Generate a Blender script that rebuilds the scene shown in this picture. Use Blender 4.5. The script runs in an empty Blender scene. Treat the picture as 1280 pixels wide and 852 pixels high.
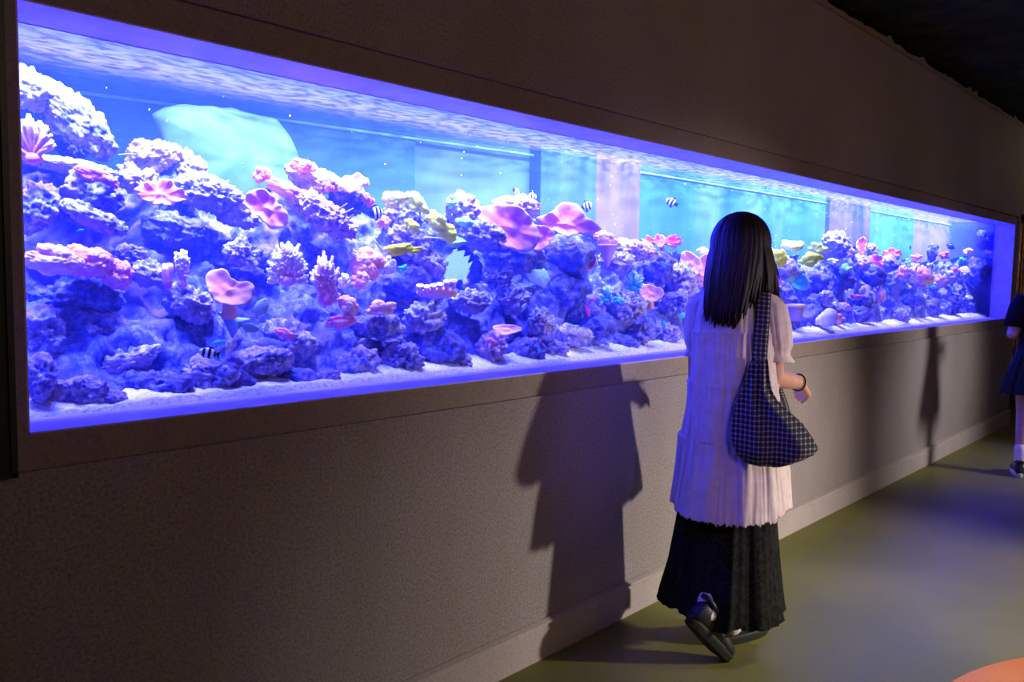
import bpy, bmesh, math, random
import numpy as np
from mathutils import Vector, Matrix

# ------------------------------------------------------------------ camera
FPX, YAW, PITCH, ROLL, DWALL, HCAM = 1061.18, 0.8348, -0.0797, 0.0162, 1.9038, 1.38
FW = np.array([math.sin(YAW)*math.cos(PITCH), math.cos(YAW)*math.cos(PITCH), math.sin(PITCH)])
_R = np.array([math.cos(YAW), -math.sin(YAW), 0.0]); _U = np.cross(_R, FW)
RT = _R*math.cos(ROLL)+_U*math.sin(ROLL); UP = -_R*math.sin(ROLL)+_U*math.cos(ROLL)
CAM = np.array([0.0, -DWALL, HCAM])
scene = bpy.context.scene
cd = bpy.data.cameras.new('camera'); cam = bpy.data.objects.new('camera', cd)
scene.collection.objects.link(cam)
M4 = Matrix([[RT[i], UP[i], -FW[i], CAM[i]] for i in range(3)]+[[0, 0, 0, 1]])
cam.matrix_world = M4
cd.sensor_width = 36.0; cd.lens = FPX*36.0/1280.0; cd.clip_start = 0.02; cd.clip_end = 100
scene.camera = cam

# ------------------------------------------------------------------ view, world, lamps
vs = scene.view_settings
vs.view_transform = 'Standard'; vs.look = 'None'; vs.exposure = 0.0; vs.gamma = 1.0
vs.use_curve_mapping = False
scene.cycles.use_denoising = True
scene.cycles.max_bounces = 7; scene.cycles.diffuse_bounces = 4; scene.cycles.transparent_max_bounces = 12
scene.cycles.sample_clamp_indirect = 6.0
w = bpy.data.worlds.new('world'); scene.world = w; w.use_nodes = True
w.node_tree.nodes['Background'].inputs[0].default_value = (0.02, 0.02, 0.025, 1)
w.node_tree.nodes['Background'].inputs[1].default_value = 0.3

def light(name, kind, loc, target, power, color, **kw):
    d = bpy.data.lights.new(name, kind); d.energy = power; d.color = color
    for k, v in kw.items(): setattr(d, k, v)
    o = bpy.data.objects.new(name, d); scene.collection.objects.link(o)
    o.location = loc
    dirv = Vector(target)-Vector(loc)
    if kind == 'AREA' and kw.get('shape') == 'RECTANGLE' and abs(dirv.x) < 1e-6:
        # keep the long side of the strip along the wall (world X)
        zax = -dirv.normalized(); xax = Vector((1, 0, 0)); yax = zax.cross(xax)
        m = Matrix((xax, yax, zax)).transposed().to_4x4(); m.translation = Vector(loc); o.matrix_world = m
    else:
        o.rotation_euler = dirv.to_track_quat('-Z', 'Y').to_euler()
    return o
# lamps over the water
light('tank_white_strip', 'AREA', (2.0, 0.50, 2.38), (2.0, 0.64, 1.0), 66, (1.0, 0.80, 0.86), shape='RECTANGLE', size=4.0, size_y=0.12, spread=math.radians(42))
light('tank_white_strip', 'AREA', (6.6, 0.42, 2.38), (6.6, 0.52, 1.0), 58, (1.0, 0.80, 0.86), shape='RECTANGLE', size=5.1, size_y=0.08, spread=math.radians(36))
light('tank_blue_strip', 'AREA', (4.55, 0.235, 2.30), (4.55, 0.76, 1.3), 2900, (0.066, 0.088, 1.0), shape='RECTANGLE', size=9.2, size_y=0.05, spread=math.radians(66))
# gallery lamps, and an added warm fill
light('gallery_spot', 'SPOT', (4.95, -3.9, 1.25), (3.6, 0, 0.12), 720, (1.0, 0.86, 0.78), spot_size=math.radians(56), spot_blend=1.0, shadow_soft_size=0.08)
light('gallery_blue_spot', 'SPOT', (4.9, -1.4, 2.7), (4.75, -0.88, 0), 20, (0.12, 0.10, 1.0), spot_size=math.radians(20), spot_blend=1.0, shadow_soft_size=0.1)
light('gallery_ceiling_spot', 'SPOT', (3.7, -1.9, 2.75), (3.35, -0.75, 0), 90, (0.86, 1.0, 0.50), spot_size=math.radians(46), spot_blend=1.0, shadow_soft_size=0.2)
light('gallery_far_spot', 'SPOT', (7.2, -3.2, 1.5), (7.0, 0, 0.5), 300, (1.0, 0.88, 0.88), spot_size=math.radians(50), spot_blend=1.0, shadow_soft_size=0.32)
light('gallery_violet_spot', 'SPOT', (0.9, -3.4, 2.4), (2.83, -0.45, 0.9), 95, (0.42, 0.26, 1.0), spot_size=math.radians(24), spot_blend=0.8, shadow_soft_size=0.08)
light('added_warm_fill', 'AREA', (3.0, -4.6, 2.6), (3.0, 0, 1.6), 32, (1.0, 0.62, 0.45), shape='RECTANGLE', size=6.0, size_y=1.0)  # added fill that warms the upper wall, no fixture known there

# ------------------------------------------------------------------ helpers
COL = scene.collection
def ray(px, py): return FW*FPX+RT*(px-640)-UP*(py-426)
def P(px, py, y):                      # point of the plane Y = y seen in that direction
    d = ray(px, py); return CAM+d*(y-CAM[1])/d[1]
def F(px, py, z=0.0):                  # point of the plane Z = z
    d = ray(px, py); return CAM+d*(z-CAM[2])/d[2]
def depth(p): return float((np.array(p)-CAM)@FW)
def view_az(p): return math.atan2(p[1]-CAM[1], p[0]-CAM[0])-math.pi/2

def hash3(i, j, k, seed):
    n = (i*374761393+j*668265263+k*2147483647+seed*1274126177) & 0xffffffff
    n = ((n ^ (n >> 13))*1274126177) & 0xffffffff
    n = (n ^ (n >> 16)) & 0xffffffff
    return n/4294967295.0*2-1
def vnoise(p, seed=0):
    p = np.asarray(p, float); f = np.floor(p).astype(np.int64); t = p-f; t = t*t*t*(t*(t*6-15)+10)
    r = 0
    for a in (0, 1):
        for b in (0, 1):
            for c in (0, 1):
                wgt = (t[:, 0] if a else 1-t[:, 0])*(t[:, 1] if b else 1-t[:, 1])*(t[:, 2] if c else 1-t[:, 2])
                r = r+wgt*hash3(f[:, 0]+a, f[:, 1]+b, f[:, 2]+c, seed)
    return r
def fbm(p, octv=4, seed=0, gain=0.5):
    a = 1; s = 0; r = 0; p = np.asarray(p, float)
    for i in range(octv):
        r = r+a*vnoise(p*(2.03**i)+i*7.3, seed+i); s += a; a *= gain
    return r/s
def ridged(p, octv=3, seed=0):
    a = 1; s = 0; r = 0; p = np.asarray(p, float)
    for i in range(octv):
        r = r+a*(1-2*np.abs(vnoise(p*(2.1**i)+i*3.1, seed+i))); s += a; a *= 0.5
    return r/s

def new_mesh(name, verts, faces, mat=None, parent=None, smooth=True):
    me = bpy.data.meshes.new(name)
    me.from_pydata(np.asarray(verts).tolist(), [], [tuple(f) for f in faces])
    if smooth: me.polygons.foreach_set('use_smooth', [True]*len(me.polygons))
    if mat: me.materials.append(mat)
    me.update()
    o = bpy.data.objects.new(name, me); COL.objects.link(o)
    if parent: o.parent = parent
    return o
class MB:
    def __init__(s): s.v = []; s.f = []; s.n = 0
    def add(s, v, f):
        v = np.asarray(v, float); s.v.append(v); s.f += [tuple(i+s.n for i in q) for q in f]; s.n += len(v); return s
    def box(s, lo, hi):
        x0, y0, z0 = lo; x1, y1, z1 = hi
        v = [(x0, y0, z0), (x1, y0, z0), (x1, y1, z0), (x0, y1, z0), (x0, y0, z1), (x1, y0, z1), (x1, y1, z1), (x0, y1, z1)]
        return s.add(v, [(0, 3, 2, 1), (4, 5, 6, 7), (0, 1, 5, 4), (1, 2, 6, 5), (2, 3, 7, 6), (3, 0, 4, 7)])
    def build(s, name, mat=None, parent=None, smooth=True):
        return new_mesh(name, np.concatenate(s.v), s.f, mat, parent, smooth)
def tube(pts, rad, n=8, flat=1.0, cap=True):
    pts = np.asarray(pts, float); rad = np.broadcast_to(np.asarray(rad, float), (len(pts),))
    vs_, fs = [], []
    prev = None
    for i, p in enumerate(pts):
        t = pts[min(i+1, len(pts)-1)]-pts[max(i-1, 0)]; t = t/(np.linalg.norm(t)+1e-9)
        if prev is None:
            a = np.cross(t, (0, 0, 1.0)) if abs(t[2]) < 0.9 else np.cross(t, (1.0, 0, 0))
        else: a = prev-t*(prev@t)
        a = a/(np.linalg.norm(a)+1e-9); b = np.cross(t, a); prev = a
        for k in range(n):
            q = 2*math.pi*k/n
            vs_.append(p+rad[i]*(a*math.cos(q)+b*math.sin(q)*flat))
    m = len(pts)
    for i in range(m-1):
        for k in range(n):
            fs.append((i*n+k, i*n+(k+1) % n, (i+1)*n+(k+1) % n, (i+1)*n+k))
    if cap:
        fs.append(tuple(range(n))[::-1]); fs.append(tuple((m-1)*n+k for k in range(n)))
    return np.array(vs_), fs
def lathe(prof, n=32, cx=0, cy=0, close=False):
    v, f = [], []
    for r, z in prof:
        for k in range(n):
            q = 2*math.pi*k/n; v.append((cx+r*math.cos(q), cy+r*math.sin(q), z))
    for i in range(len(prof)-1):
        for k in range(n): f.append((i*n+k, i*n+(k+1) % n, (i+1)*n+(k+1) % n, (i+1)*n+k))
    f.append(tuple(range(n))[::-1]); f.append(tuple((len(prof)-1)*n+k for k in range(n)))
    return np.array(v), f
_ico = {}
def ico(s):
    if s not in _ico:
        bm = bmesh.new(); bmesh.ops.create_icosphere(bm, subdivisions=s, radius=1)
        _ico[s] = (np.array([v.co[:] for v in bm.verts]), [tuple(v.index for v in f.verts) for f in bm.faces]); bm.free()
    return _ico[s]
def ell(c, r, s=3, rot=None):
    v, f = ico(s); v = v*np.array(r)
    if rot is not None: v = v@np.array(Matrix.Rotation(rot[1], 3, rot[0])).T
    return v+np.array(c), f
def empty(name, loc=(0, 0, 0), rz=0.0):
    o = bpy.data.objects.new(name, None); COL.objects.link(o); o.location = loc; o.rotation_euler = (0, 0, rz)
    o.empty_display_size = 0.05; return o
def tag(o, label=None, cat=None, group=None, kind=None):
    if label: o['label'] = label
    if cat: o['category'] = cat
    if group: o['group'] = group
    if kind: o['kind'] = kind
    return o
def attr(o, name, vals):
    a = o.data.color_attributes.new(name, 'FLOAT_COLOR', 'POINT')
    v = np.ones((len(vals), 4)); v[:, :3] = np.asarray(vals)[:, None] if np.ndim(vals) == 1 else vals
    a.data.foreach_set('color', v.ravel())

# ------------------------------------------------------------------ materials
def nodes(name):
    m = bpy.data.materials.new(name); m.use_nodes = True; nt = m.node_tree
    return m, nt, nt.nodes['Principled BSDF']
def N(nt, t, **kw):
    n = nt.nodes.new(t)
    for k, v in kw.items():
        if k in n.inputs: n.inputs[k].default_value = v
        else: setattr(n, k, v)
    return n
def c4(c): return (c[0], c[1], c[2], 1)
def noisy(name, c1, c2, scale=8, lo=0.4, hi=0.6, rough=0.8, bump=0.3, bscale=None, c3=None, s3=3, metal=0, detail=8, spec=0.3, bdist=0.01):
    m, nt, b = nodes(name); L = nt.links.new
    tc = N(nt, 'ShaderNodeTexCoord'); n1 = N(nt, 'ShaderNodeTexNoise', Scale=scale, Detail=detail, Roughness=0.65)
    L(tc.outputs['Object'], n1.inputs['Vector'])
    cr = N(nt, 'ShaderNodeValToRGB'); cr.color_ramp.elements[0].position = lo; cr.color_ramp.elements[1].position = hi
    cr.color_ramp.elements[0].color = c4(c1); cr.color_ramp.elements[1].color = c4(c2)
    L(n1.outputs['Fac'], cr.inputs['Fac']); out = cr.outputs['Color']
    if c3:
        n3 = N(nt, 'ShaderNodeTexNoise', Scale=s3, Detail=4); L(tc.outputs['Object'], n3.inputs['Vector'])
        r3 = N(nt, 'ShaderNodeValToRGB'); r3.color_ramp.elements[0].position = 0.52; r3.color_ramp.elements[1].position = 0.62
        L(n3.outputs['Fac'], r3.inputs['Fac'])
        mx = N(nt, 'ShaderNodeMixRGB'); mx.inputs['Color2'].default_value = c4(c3)
        L(r3.outputs['Color'], mx.inputs['Fac']); L(out, mx.inputs['Color1']); out = mx.outputs['Color']
    L(out, b.inputs['Base Color'])
    b.inputs['Roughness'].default_value = rough; b.inputs['Metallic'].default_value = metal
    b.inputs['Specular IOR Level'].default_value = spec
    if bump:
        n2 = N(nt, 'ShaderNodeTexNoise', Scale=bscale or scale*3, Detail=8, Roughness=0.7); L(tc.outputs['Object'], n2.inputs['Vector'])
        bp = N(nt, 'ShaderNodeBump', Strength=bump, Distance=bdist); L(n2.outputs['Fac'], bp.inputs['Height']); L(bp.outputs['Normal'], b.inputs['Normal'])
    return m
def plain(name, c, rough=0.6, metal=0, spec=0.4, bump=0.12, bs=60):
    return noisy(name, [k*0.88 for k in c], [min(1, k*1.08) for k in c], scale=14, rough=rough, metal=metal, spec=spec, bump=bump, bscale=bs, bdist=0.002)
# ------------------------------------------------------------------ the setting
OX0, OX1, OZ0, OZ1, GY = 0.62, 9.17, 1.028, 1.915, 0.19     # opening in the wall, glass plane
WT = 2.845                                                    # top of the wall
def wall_mat(name, base, dark, stain, speck=1.0):
    m, nt, b = nodes(name); L = nt.links.new
    tc = N(nt, 'ShaderNodeTexCoord')
    big = N(nt, 'ShaderNodeTexNoise', Scale=1.3, Detail=6, Roughness=0.6)
    mp = N(nt, 'ShaderNodeMapping'); mp.inputs['Scale'].default_value = (1.0, 1.0, 0.45)
    L(tc.outputs['Object'], mp.inputs['Vector']); L(mp.outputs['Vector'], big.inputs['Vector'])
    cr = N(nt, 'ShaderNodeValToRGB'); cr.color_ramp.elements[0].position = 0.35; cr.color_ramp.elements[1].position = 0.68
    cr.color_ramp.elements[0].color = c4(dark); cr.color_ramp.elements[1].color = c4(base); L(big.outputs['Fac'], cr.inputs['Fac'])
    fine = N(nt, 'ShaderNodeTexNoise', Scale=120, Detail=3, Roughness=0.8); L(tc.outputs['Object'], fine.inputs['Vector'])
    fr = N(nt, 'ShaderNodeValToRGB'); fr.color_ramp.elements[0].position = 0.33; fr.color_ramp.elements[1].position = 0.60
    fr.color_ramp.elements[0].color = (0.52, 0.52, 0.52, 1); fr.color_ramp.elements[1].color = (1.06, 1.06, 1.06, 1); L(fine.outputs['Fac'], fr.inputs['Fac'])
    mx = N(nt, 'ShaderNodeMixRGB', blend_type='MULTIPLY'); mx.inputs['Fac'].default_value = speck
    L(cr.outputs['Color'], mx.inputs['Color1']); L(fr.outputs['Color'], mx.inputs['Color2'])
    # scuffs: a few pale rubbed marks, tall and thin
    mp2 = N(nt, 'ShaderNodeMapping'); mp2.inputs['Scale'].default_value = (7.0, 1, 1.9)
    L(tc.outputs['Object'], mp2.inputs['Vector'])
    sc = N(nt, 'ShaderNodeTexNoise', Scale=1.6, Detail=7, Roughness=0.75); L(mp2.outputs['Vector'], sc.inputs['Vector'])
    sr = N(nt, 'ShaderNodeValToRGB'); sr.color_ramp.elements[0].position = 0.66; sr.color_ramp.elements[1].position = 0.74
    sr.color_ramp.elements[1].color = (0.45, 0.45, 0.45, 1); L(sc.outputs['Fac'], sr.inputs['Fac'])
    mx2 = N(nt, 'ShaderNodeMixRGB'); mx2.inputs['Color2'].default_value = c4(stain)
    L(sr.outputs['Color'], mx2.inputs['Fac']); L(mx.outputs['Color'], mx2.inputs['Color1'])
    L(mx2.outputs['Color'], b.inputs['Base Color']); b.inputs['Roughness'].default_value = 0.72; b.inputs['Specular IOR Level'].default_value = 0.25
    bp = N(nt, 'ShaderNodeBump', Strength=0.25, Distance=0.002); L(fine.outputs['Fac'], bp.inputs['Height']); L(bp.outputs['Normal'], b.inputs['Normal'])
    return m
M_wall = wall_mat('speckled_plaster', (0.36, 0.33, 0.33), (0.29, 0.25, 0.235), (0.46, 0.42, 0.40))
M_lip = wall_mat('frame_band_plaster', (0.33, 0.28, 0.25), (0.27, 0.22, 0.19), (0.35, 0.3, 0.28), 0.6)
M_base = wall_mat('skirting_plaster', (0.47, 0.42, 0.40), (0.38, 0.34, 0.33), (0.60, 0.55, 0.52), 0.5)
M_reveal = plain('reveal_blue_light_tint', (0.56, 0.47, 0.88), rough=0.42, spec=0.5, bump=0.03)  # violet-blue tank light put into the boards' colour
M_black = noisy('black_ceiling', (0.020, 0.026, 0.006), (0.045, 0.055, 0.014), scale=6, rough=0.95, bump=0.8, bscale=14, bdist=0.05, spec=0.1)
M_panel = plain('black_panel', (0.010, 0.014, 0.011), rough=0.55, bump=0.02)

BW = 0.075   # band round the opening, set back 12 mm behind the wall face
TH = 0.16
wl = MB()
X0, X1 = -2.5, 9.30
wl.box((X0, 0, 0), (X1, TH, OZ0-BW)); wl.box((X0, 0, OZ1+BW), (X1, TH, WT))
wl.box((X0, 0, OZ0-BW), (OX0-BW*0.35, TH, OZ1+BW)); wl.box((OX1+BW, 0, OZ0-BW), (X1, TH, OZ1+BW))
wall = tag(wl.build('wall_aquarium', M_wall, smooth=False), kind='structure')
hd = MB().box((X1, 0.0, 2.02), (13.0, TH, WT))
tag(hd.build('wall_header', M_wall, smooth=False), kind='structure')
bd = MB(); s = 0.014
xa, xb, za, zb = OX0-BW*0.35, OX1+BW, OZ0-BW, OZ1+BW
bd.box((xa, s, za), (xb, TH, OZ0)); bd.box((xa, s, OZ1), (xb, TH, zb)); bd.box((xa, s, OZ0), (OX0, TH, OZ1)); bd.box((OX1, s, OZ0), (xb, TH, OZ1))
tag(bd.build('trim_opening', M_lip, smooth=False), kind='structure')
# reveal lining: thin boards tinted with the tank's light, from the opening edge to the glass
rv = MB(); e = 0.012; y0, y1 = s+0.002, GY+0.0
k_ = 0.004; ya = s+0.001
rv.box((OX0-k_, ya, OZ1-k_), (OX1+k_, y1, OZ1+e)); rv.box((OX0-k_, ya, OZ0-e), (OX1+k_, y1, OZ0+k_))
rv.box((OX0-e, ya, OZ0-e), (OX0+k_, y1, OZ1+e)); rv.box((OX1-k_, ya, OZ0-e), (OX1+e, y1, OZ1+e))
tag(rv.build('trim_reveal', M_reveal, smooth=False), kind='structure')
# ragged top edge of the wall: small plaster crumbs and stubs
rnd = random.Random(5)
re = MB()
x = X0
pts = []
while x < 13.0:
    pts.append((x, WT+rnd.uniform(-0.006, 0.012)+(rnd.uniform(0.015, 0.03) if rnd.random() < 0.10 else 0))); x += rnd.uniform(0.04, 0.11)
v = []; f = []
for i, (a, b_) in enumerate(pts):
    v += [(a, -0.006, WT-0.03), (a, TH, WT-0.03), (a, TH, b_), (a, -0.004, b_)]
    if i: q = 4*i; f += [(q-4, q, q+3, q-1), (q-1, q+3, q+2, q-2), (q-2, q+2, q+1, q-3)]
re.add(v, f); tag(re.build('trim_wall_top', M_lip, smooth=False), kind='structure')
# baseboard with a cut line along its top
bb = MB()
prof = [(0, 0), (-0.018, 0), (-0.018, 0.108), (-0.012, 0.116), (-0.012, 0.121), (-0.020, 0.124), (-0.020, 0.132), (-0.004, 0.140), (0, 0.140)]
v = [(xx, a, b_) for xx in (X0, X1) for a, b_ in prof]; n = len(prof)
bb.add(v, [(i, (i+1) % n, n+(i+1) % n, n+i) for i in range(n)]+[tuple(range(n))[::-1], tuple(range(n, 2*n))])
tag(bb.build('baseboard_aquarium', M_base, smooth=False), kind='structure')
# floor: green resin with an orange area at the near right
def floor_mat():
    m, nt, b = nodes('resin_floor'); L = nt.links.new
    tc = N(nt, 'ShaderNodeTexCoord'); nz = N(nt, 'ShaderNodeTexNoise', Scale=1.1, Detail=5)
    L(tc.outputs['Object'], nz.inputs['Vector'])
    cr = N(nt, 'ShaderNodeValToRGB'); cr.color_ramp.elements[0].position = 0.38; cr.color_ramp.elements[1].position = 0.65
    cr.color_ramp.elements[0].color = (0.16, 0.17, 0.040, 1); cr.color_ramp.elements[1].color = (0.23, 0.22, 0.055, 1); L(nz.outputs['Fac'], cr.inputs['Fac'])
    fn = N(nt, 'ShaderNodeTexNoise', Scale=220, Detail=2); L(tc.outputs['Object'], fn.inputs['Vector'])
    mx = N(nt, 'ShaderNodeMixRGB', blend_type='OVERLAY'); mx.inputs['Fac'].default_value = 0.18
    L(cr.outputs['Color'], mx.inputs['Color1']); L(fn.outputs['Fac'], mx.inputs['Color2'])
    L(mx.outputs['Color'], b.inputs['Base Color']); b.inputs['Roughness'].default_value = 0.45; b.inputs['Specular IOR Level'].default_value = 0.14
    bp = N(nt, 'ShaderNodeBump', Strength=0.08, Distance=0.004); L(nz.outputs['Fac'], bp.inputs['Height']); L(bp.outputs['Normal'], b.inputs['Normal'])
    return m
fl = MB().box((-2.5, -6.0, -0.1), (13.0, 2.0, 0.0))
tag(fl.build('floor', floor_mat(), smooth=False), kind='structure')
oc = MB(); n = 72; a0 = F(1190, 852); a1 = F(1280, 822); rr = 1.1
mid = (a0+a1)/2; t_ = (a1-a0)/np.linalg.norm(a1-a0); nn_ = np.array([t_[1], -t_[0], 0]); nn_ = nn_ if (F(1280, 852)-mid)@nn_ > 0 else -nn_
cc_ = mid+nn_*math.sqrt(rr*rr-(np.linalg.norm(a1-a0)/2)**2); cx, cy = cc_[0], cc_[1]
v = [(cx+rr*math.cos(2*math.pi*k/n), cy+rr*math.sin(2*math.pi*k/n), 0.002) for k in range(n)]
v2 = [(a, b_, -0.01) for a, b_, c_ in v]
oc.add(v+v2, [tuple(range(n))]+[(k, n+k, n+(k+1) % n, (k+1) % n) for k in range(n)])
tag(oc.build('floor_orange_area', noisy('orange_resin', (0.70, 0.22, 0.01), (0.80, 0.28, 0.02), 3, rough=0.4, bump=0.03), smooth=False), kind='structure')
# ceiling, sprayed black
nx, ny = 150, 70
gx = np.linspace(-2.5, 13, nx); gy = np.linspace(-6, TH, ny)
G = np.array([(a, b_, WT+0.045) for b_ in gy for a in gx]); G[:, 2] += 0.035*fbm(G*3.1, 4, 3)
o = new_mesh('ceiling', G, [(j*nx+i, (j+1)*nx+i, (j+1)*nx+i+1, j*nx+i+1) for j in range(ny-1) for i in range(nx-1)], M_black); tag(o, kind='structure')
o = MB().box((-2.5, TH, WT+0.0), (13, 2.0, WT+0.12)).build('ceiling_over_tank', M_black, smooth=False); tag(o, kind='structure')
M_dim = plain('dark_paint', (0.10, 0.085, 0.075), rough=0.85)
for nm, lo, hi in (('wall_back', (-2.5, -6.1, 0), (13, -6.0, 3.0)), ('wall_left', (-2.6, -6.1, 0), (-2.5, 2.0, 3.0)), ('wall_right', (13.0, -6.1, 0), (13.1, 2.0, 3.0)), ('wall_side_passage', (9.34, 1.75, 0), (13.0, 1.85, 3.0))):
    tag(MB().box(lo, hi).build(nm, M_dim, smooth=False), kind='structure')
tag(MB().box((9.26, TH, 0), (9.30, 1.75, WT)).build('wall_passage_side', M_dim, smooth=False), kind='structure')

# black board at the left edge
bp_ = empty('wall_board', (0.30, -0.012, 0))
tag(bp_, 'flat black board on the wall left of the aquarium', 'board')
MB().box((-0.55, -0.018, 0.962), (0.272, 0.012, 2.6)).build('board_face', M_panel, bp_, smooth=False)
fr = MB(); fr.box((0.272, -0.024, 0.955), (0.284, 0.012, 2.607)); fr.box((-0.56, -0.024, 0.952), (0.284, 0.012, 0.962)); fr.build('board_edge', plain('board_edge_black', (0.02, 0.024, 0.02), rough=0.4), bp_, smooth=False)

# ------------------------------------------------------------------ the tank
def lerp(x, xs, ys): return float(np.interp(x, xs, ys))
def YB(x): return lerp(x, [0.3, 0.95, 1.75, 3.0, 4.2, 6.3, 10.8], [1.0, 0.97, 0.86, 0.72, 0.66, 0.60, 0.58])
tank = empty('aquarium', (5.4, 0.5, 0)); tag(tank, 'long built-in reef aquarium glowing blue in the wall', 'aquarium')
def into(o):
    o.parent = tank; o.matrix_parent_inverse = Matrix.Translation((-5.4, -0.5, 0)); return o
def panel_mat(name, c1, c2, c3, sc=(1.0, 1.0, 0.25), lo=0.35, hi=0.65, specks=True):
    m, nt, b = nodes(name); L = nt.links.new
    tc = N(nt, 'ShaderNodeTexCoord'); mp = N(nt, 'ShaderNodeMapping'); mp.inputs['Scale'].default_value = sc
    L(tc.outputs['Object'], mp.inputs['Vector'])
    nz = N(nt, 'ShaderNodeTexNoise', Scale=2.6, Detail=7, Roughness=0.6); L(mp.outputs['Vector'], nz.inputs['Vector'])
    cr = N(nt, 'ShaderNodeValToRGB'); el = cr.color_ramp.elements; el[0].position = lo; el[1].position = hi
    el[0].color = c4(c1); el[1].color = c4(c3); k = el.new((lo+hi)/2); k.color = c4(c2); L(nz.outputs['Fac'], cr.inputs['Fac']); out = cr.outputs['Color']
    n2 = N(nt, 'ShaderNodeTexNoise', Scale=70, Detail=3, Roughness=0.8); L(tc.outputs['Object'], n2.inputs['Vector'])
    r2 = N(nt, 'ShaderNodeValToRGB'); r2.color_ramp.elements[0].position = 0.62; r2.color_ramp.elements[1].position = 0.75; L(n2.outputs['Fac'], r2.inputs['Fac'])
    sh = N(nt, 'ShaderNodeMath', operation='MULTIPLY'); sh.inputs[1].default_value = 0.35; L(r2.outputs['Color'], sh.inputs[0])
    mx = N(nt, 'ShaderNodeMixRGB'); mx.inputs['Color2'].default_value = (0.35, 0.6, 1, 1); L(sh.outputs[0], mx.inputs['Fac']); L(out, mx.inputs['Color1'])
    L(mx.outputs['Color'], b.inputs['Base Color']); b.inputs['Roughness'].default_value = 0.8; b.inputs['Specular IOR Level'].default_value = 0.0
    return m
# back panels (x0, x1, y offset, colours)
PAN = [
 (-0.2, 1.62, 0.00, 'deep_blue_panel', (0.019, 0.033, 0.82), (0.024, 0.057, 0.93), (0.031, 0.091, 0.98), 'back_panel'),
 (1.62, 2.36, 0.00, 'blue_panel', (0.031, 0.087, 0.93), (0.045, 0.115, 0.98), (0.068, 0.143, 0.98), 'back_panel'),
 (2.36, 3.02, 0.02, 'pale_cyan_panel', (0.068, 0.138, 0.98), (0.103, 0.168, 1.00), (0.136, 0.188, 1.00), 'back_panel'),
 (3.42, 3.78, -0.05, 'pillar_reflection_lilac', (0.054, 0.040, 0.85), (0.140, 0.081, 0.92), (0.144, 0.116, 0.95), 'overflow_box'),  # pinkish reflection down the pillar, put into its colour
 (3.02, 3.42, -0.05, 'pillar_blue', (0.024, 0.046, 0.88), (0.040, 0.087, 0.93), (0.089, 0.131, 0.98), 'overflow_box'),
 (3.78, 6.15, 0.00, 'cyan_panel', (0.018, 0.067, 0.93), (0.027, 0.102, 0.98), (0.081, 0.151, 1.00), 'back_panel'),
 (6.15, 6.95, -0.03, 'end_blue_pillar', (0.019, 0.016, 0.62), (0.086, 0.046, 0.82), (0.133, 0.066, 0.89), 'overflow_box'),
 (6.95, 8.10, 0.00, 'far_blue_panel', (0.019, 0.085, 0.82), (0.031, 0.127, 0.91), (0.068, 0.182, 0.93), 'back_panel'),
 (8.10, 9.235, 0.00, 'far_lilac_panel', (0.091, 0.066, 0.91), (0.144, 0.078, 0.93), (0.144, 0.078, 0.89), 'back_panel'),
]
for x0, x1, dy, nm, a, b_, c_, part in PAN:
    m = panel_mat(nm, a, b_, c_)
    xs = np.linspace(x0, x1, 14); zs = (0.96, 1.975); v = []; f = []
    for xx in xs:
        y = YB(xx)+dy
        for yy in (y, YB(xx)+0.06):
            for zz in zs: v.append((xx, yy, zz))
    k = len(xs)
    for i in range(k-1):
        q = 4*i; f += [(q, q+4, q+5, q+1), (q+2, q+3, q+7, q+6), (q+1, q+5, q+7, q+3), (q, q+2, q+6, q+4)]
    f += [(0, 1, 3, 2), (4*k-4, 4*k-2, 4*k-1, 4*k-3)]
    into(new_mesh(part, v, f, m, smooth=False))
M_tank = plain('tank_shell_blue', (0.05, 0.12, 0.55), rough=0.6)
into(MB().box((-0.25, GY, 0.96), (-0.2, 1.06, 2.45)).build('end_panel', M_tank, smooth=False))
into(MB().box((9.235, GY, 0.96), (9.255, 0.66, 2.45)).build('end_panel', plain('tank_end_blue', (0.05, 0.06, 0.5), rough=0.12, spec=1.0, bump=0), smooth=False))
hb = MB(); xs = np.linspace(-0.2, 9.235, 60); v = [(xx, YB(xx)+dy_, zz) for xx in xs for dy_ in (0.02, 0.05) for zz in (1.976, 2.45)]
hb.add(v, [q_ for i in range(59) for q_ in ((4*i, 4*i+4, 4*i+5, 4*i+1), (4*i+2, 4*i+3, 4*i+7, 4*i+6))]); into(hb.build('dim_backing', plain('dim_backing_navy', (0.05, 0.05, 0.16)), smooth=False))  # unseen dark backing added to dim the view up through the water
into(MB().box((-0.25, GY-0.01, 0.94), (9.255, 1.06, 0.985)).build('tank_floor', M_tank, smooth=False))
into(MB().box((-0.25, TH+0.001, 2.45), (9.255, 1.06, 2.48)).build('hood', plain('hood_grey', (0.6, 0.6, 0.66)), smooth=False))
hf = MB(); hf.box((-0.25, TH+0.001, 1.96), (9.255, TH+0.02, 2.45)); into(hf.build('front_rim', plain('hood_grey_front', (0.6, 0.6, 0.7)), smooth=False))
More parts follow.
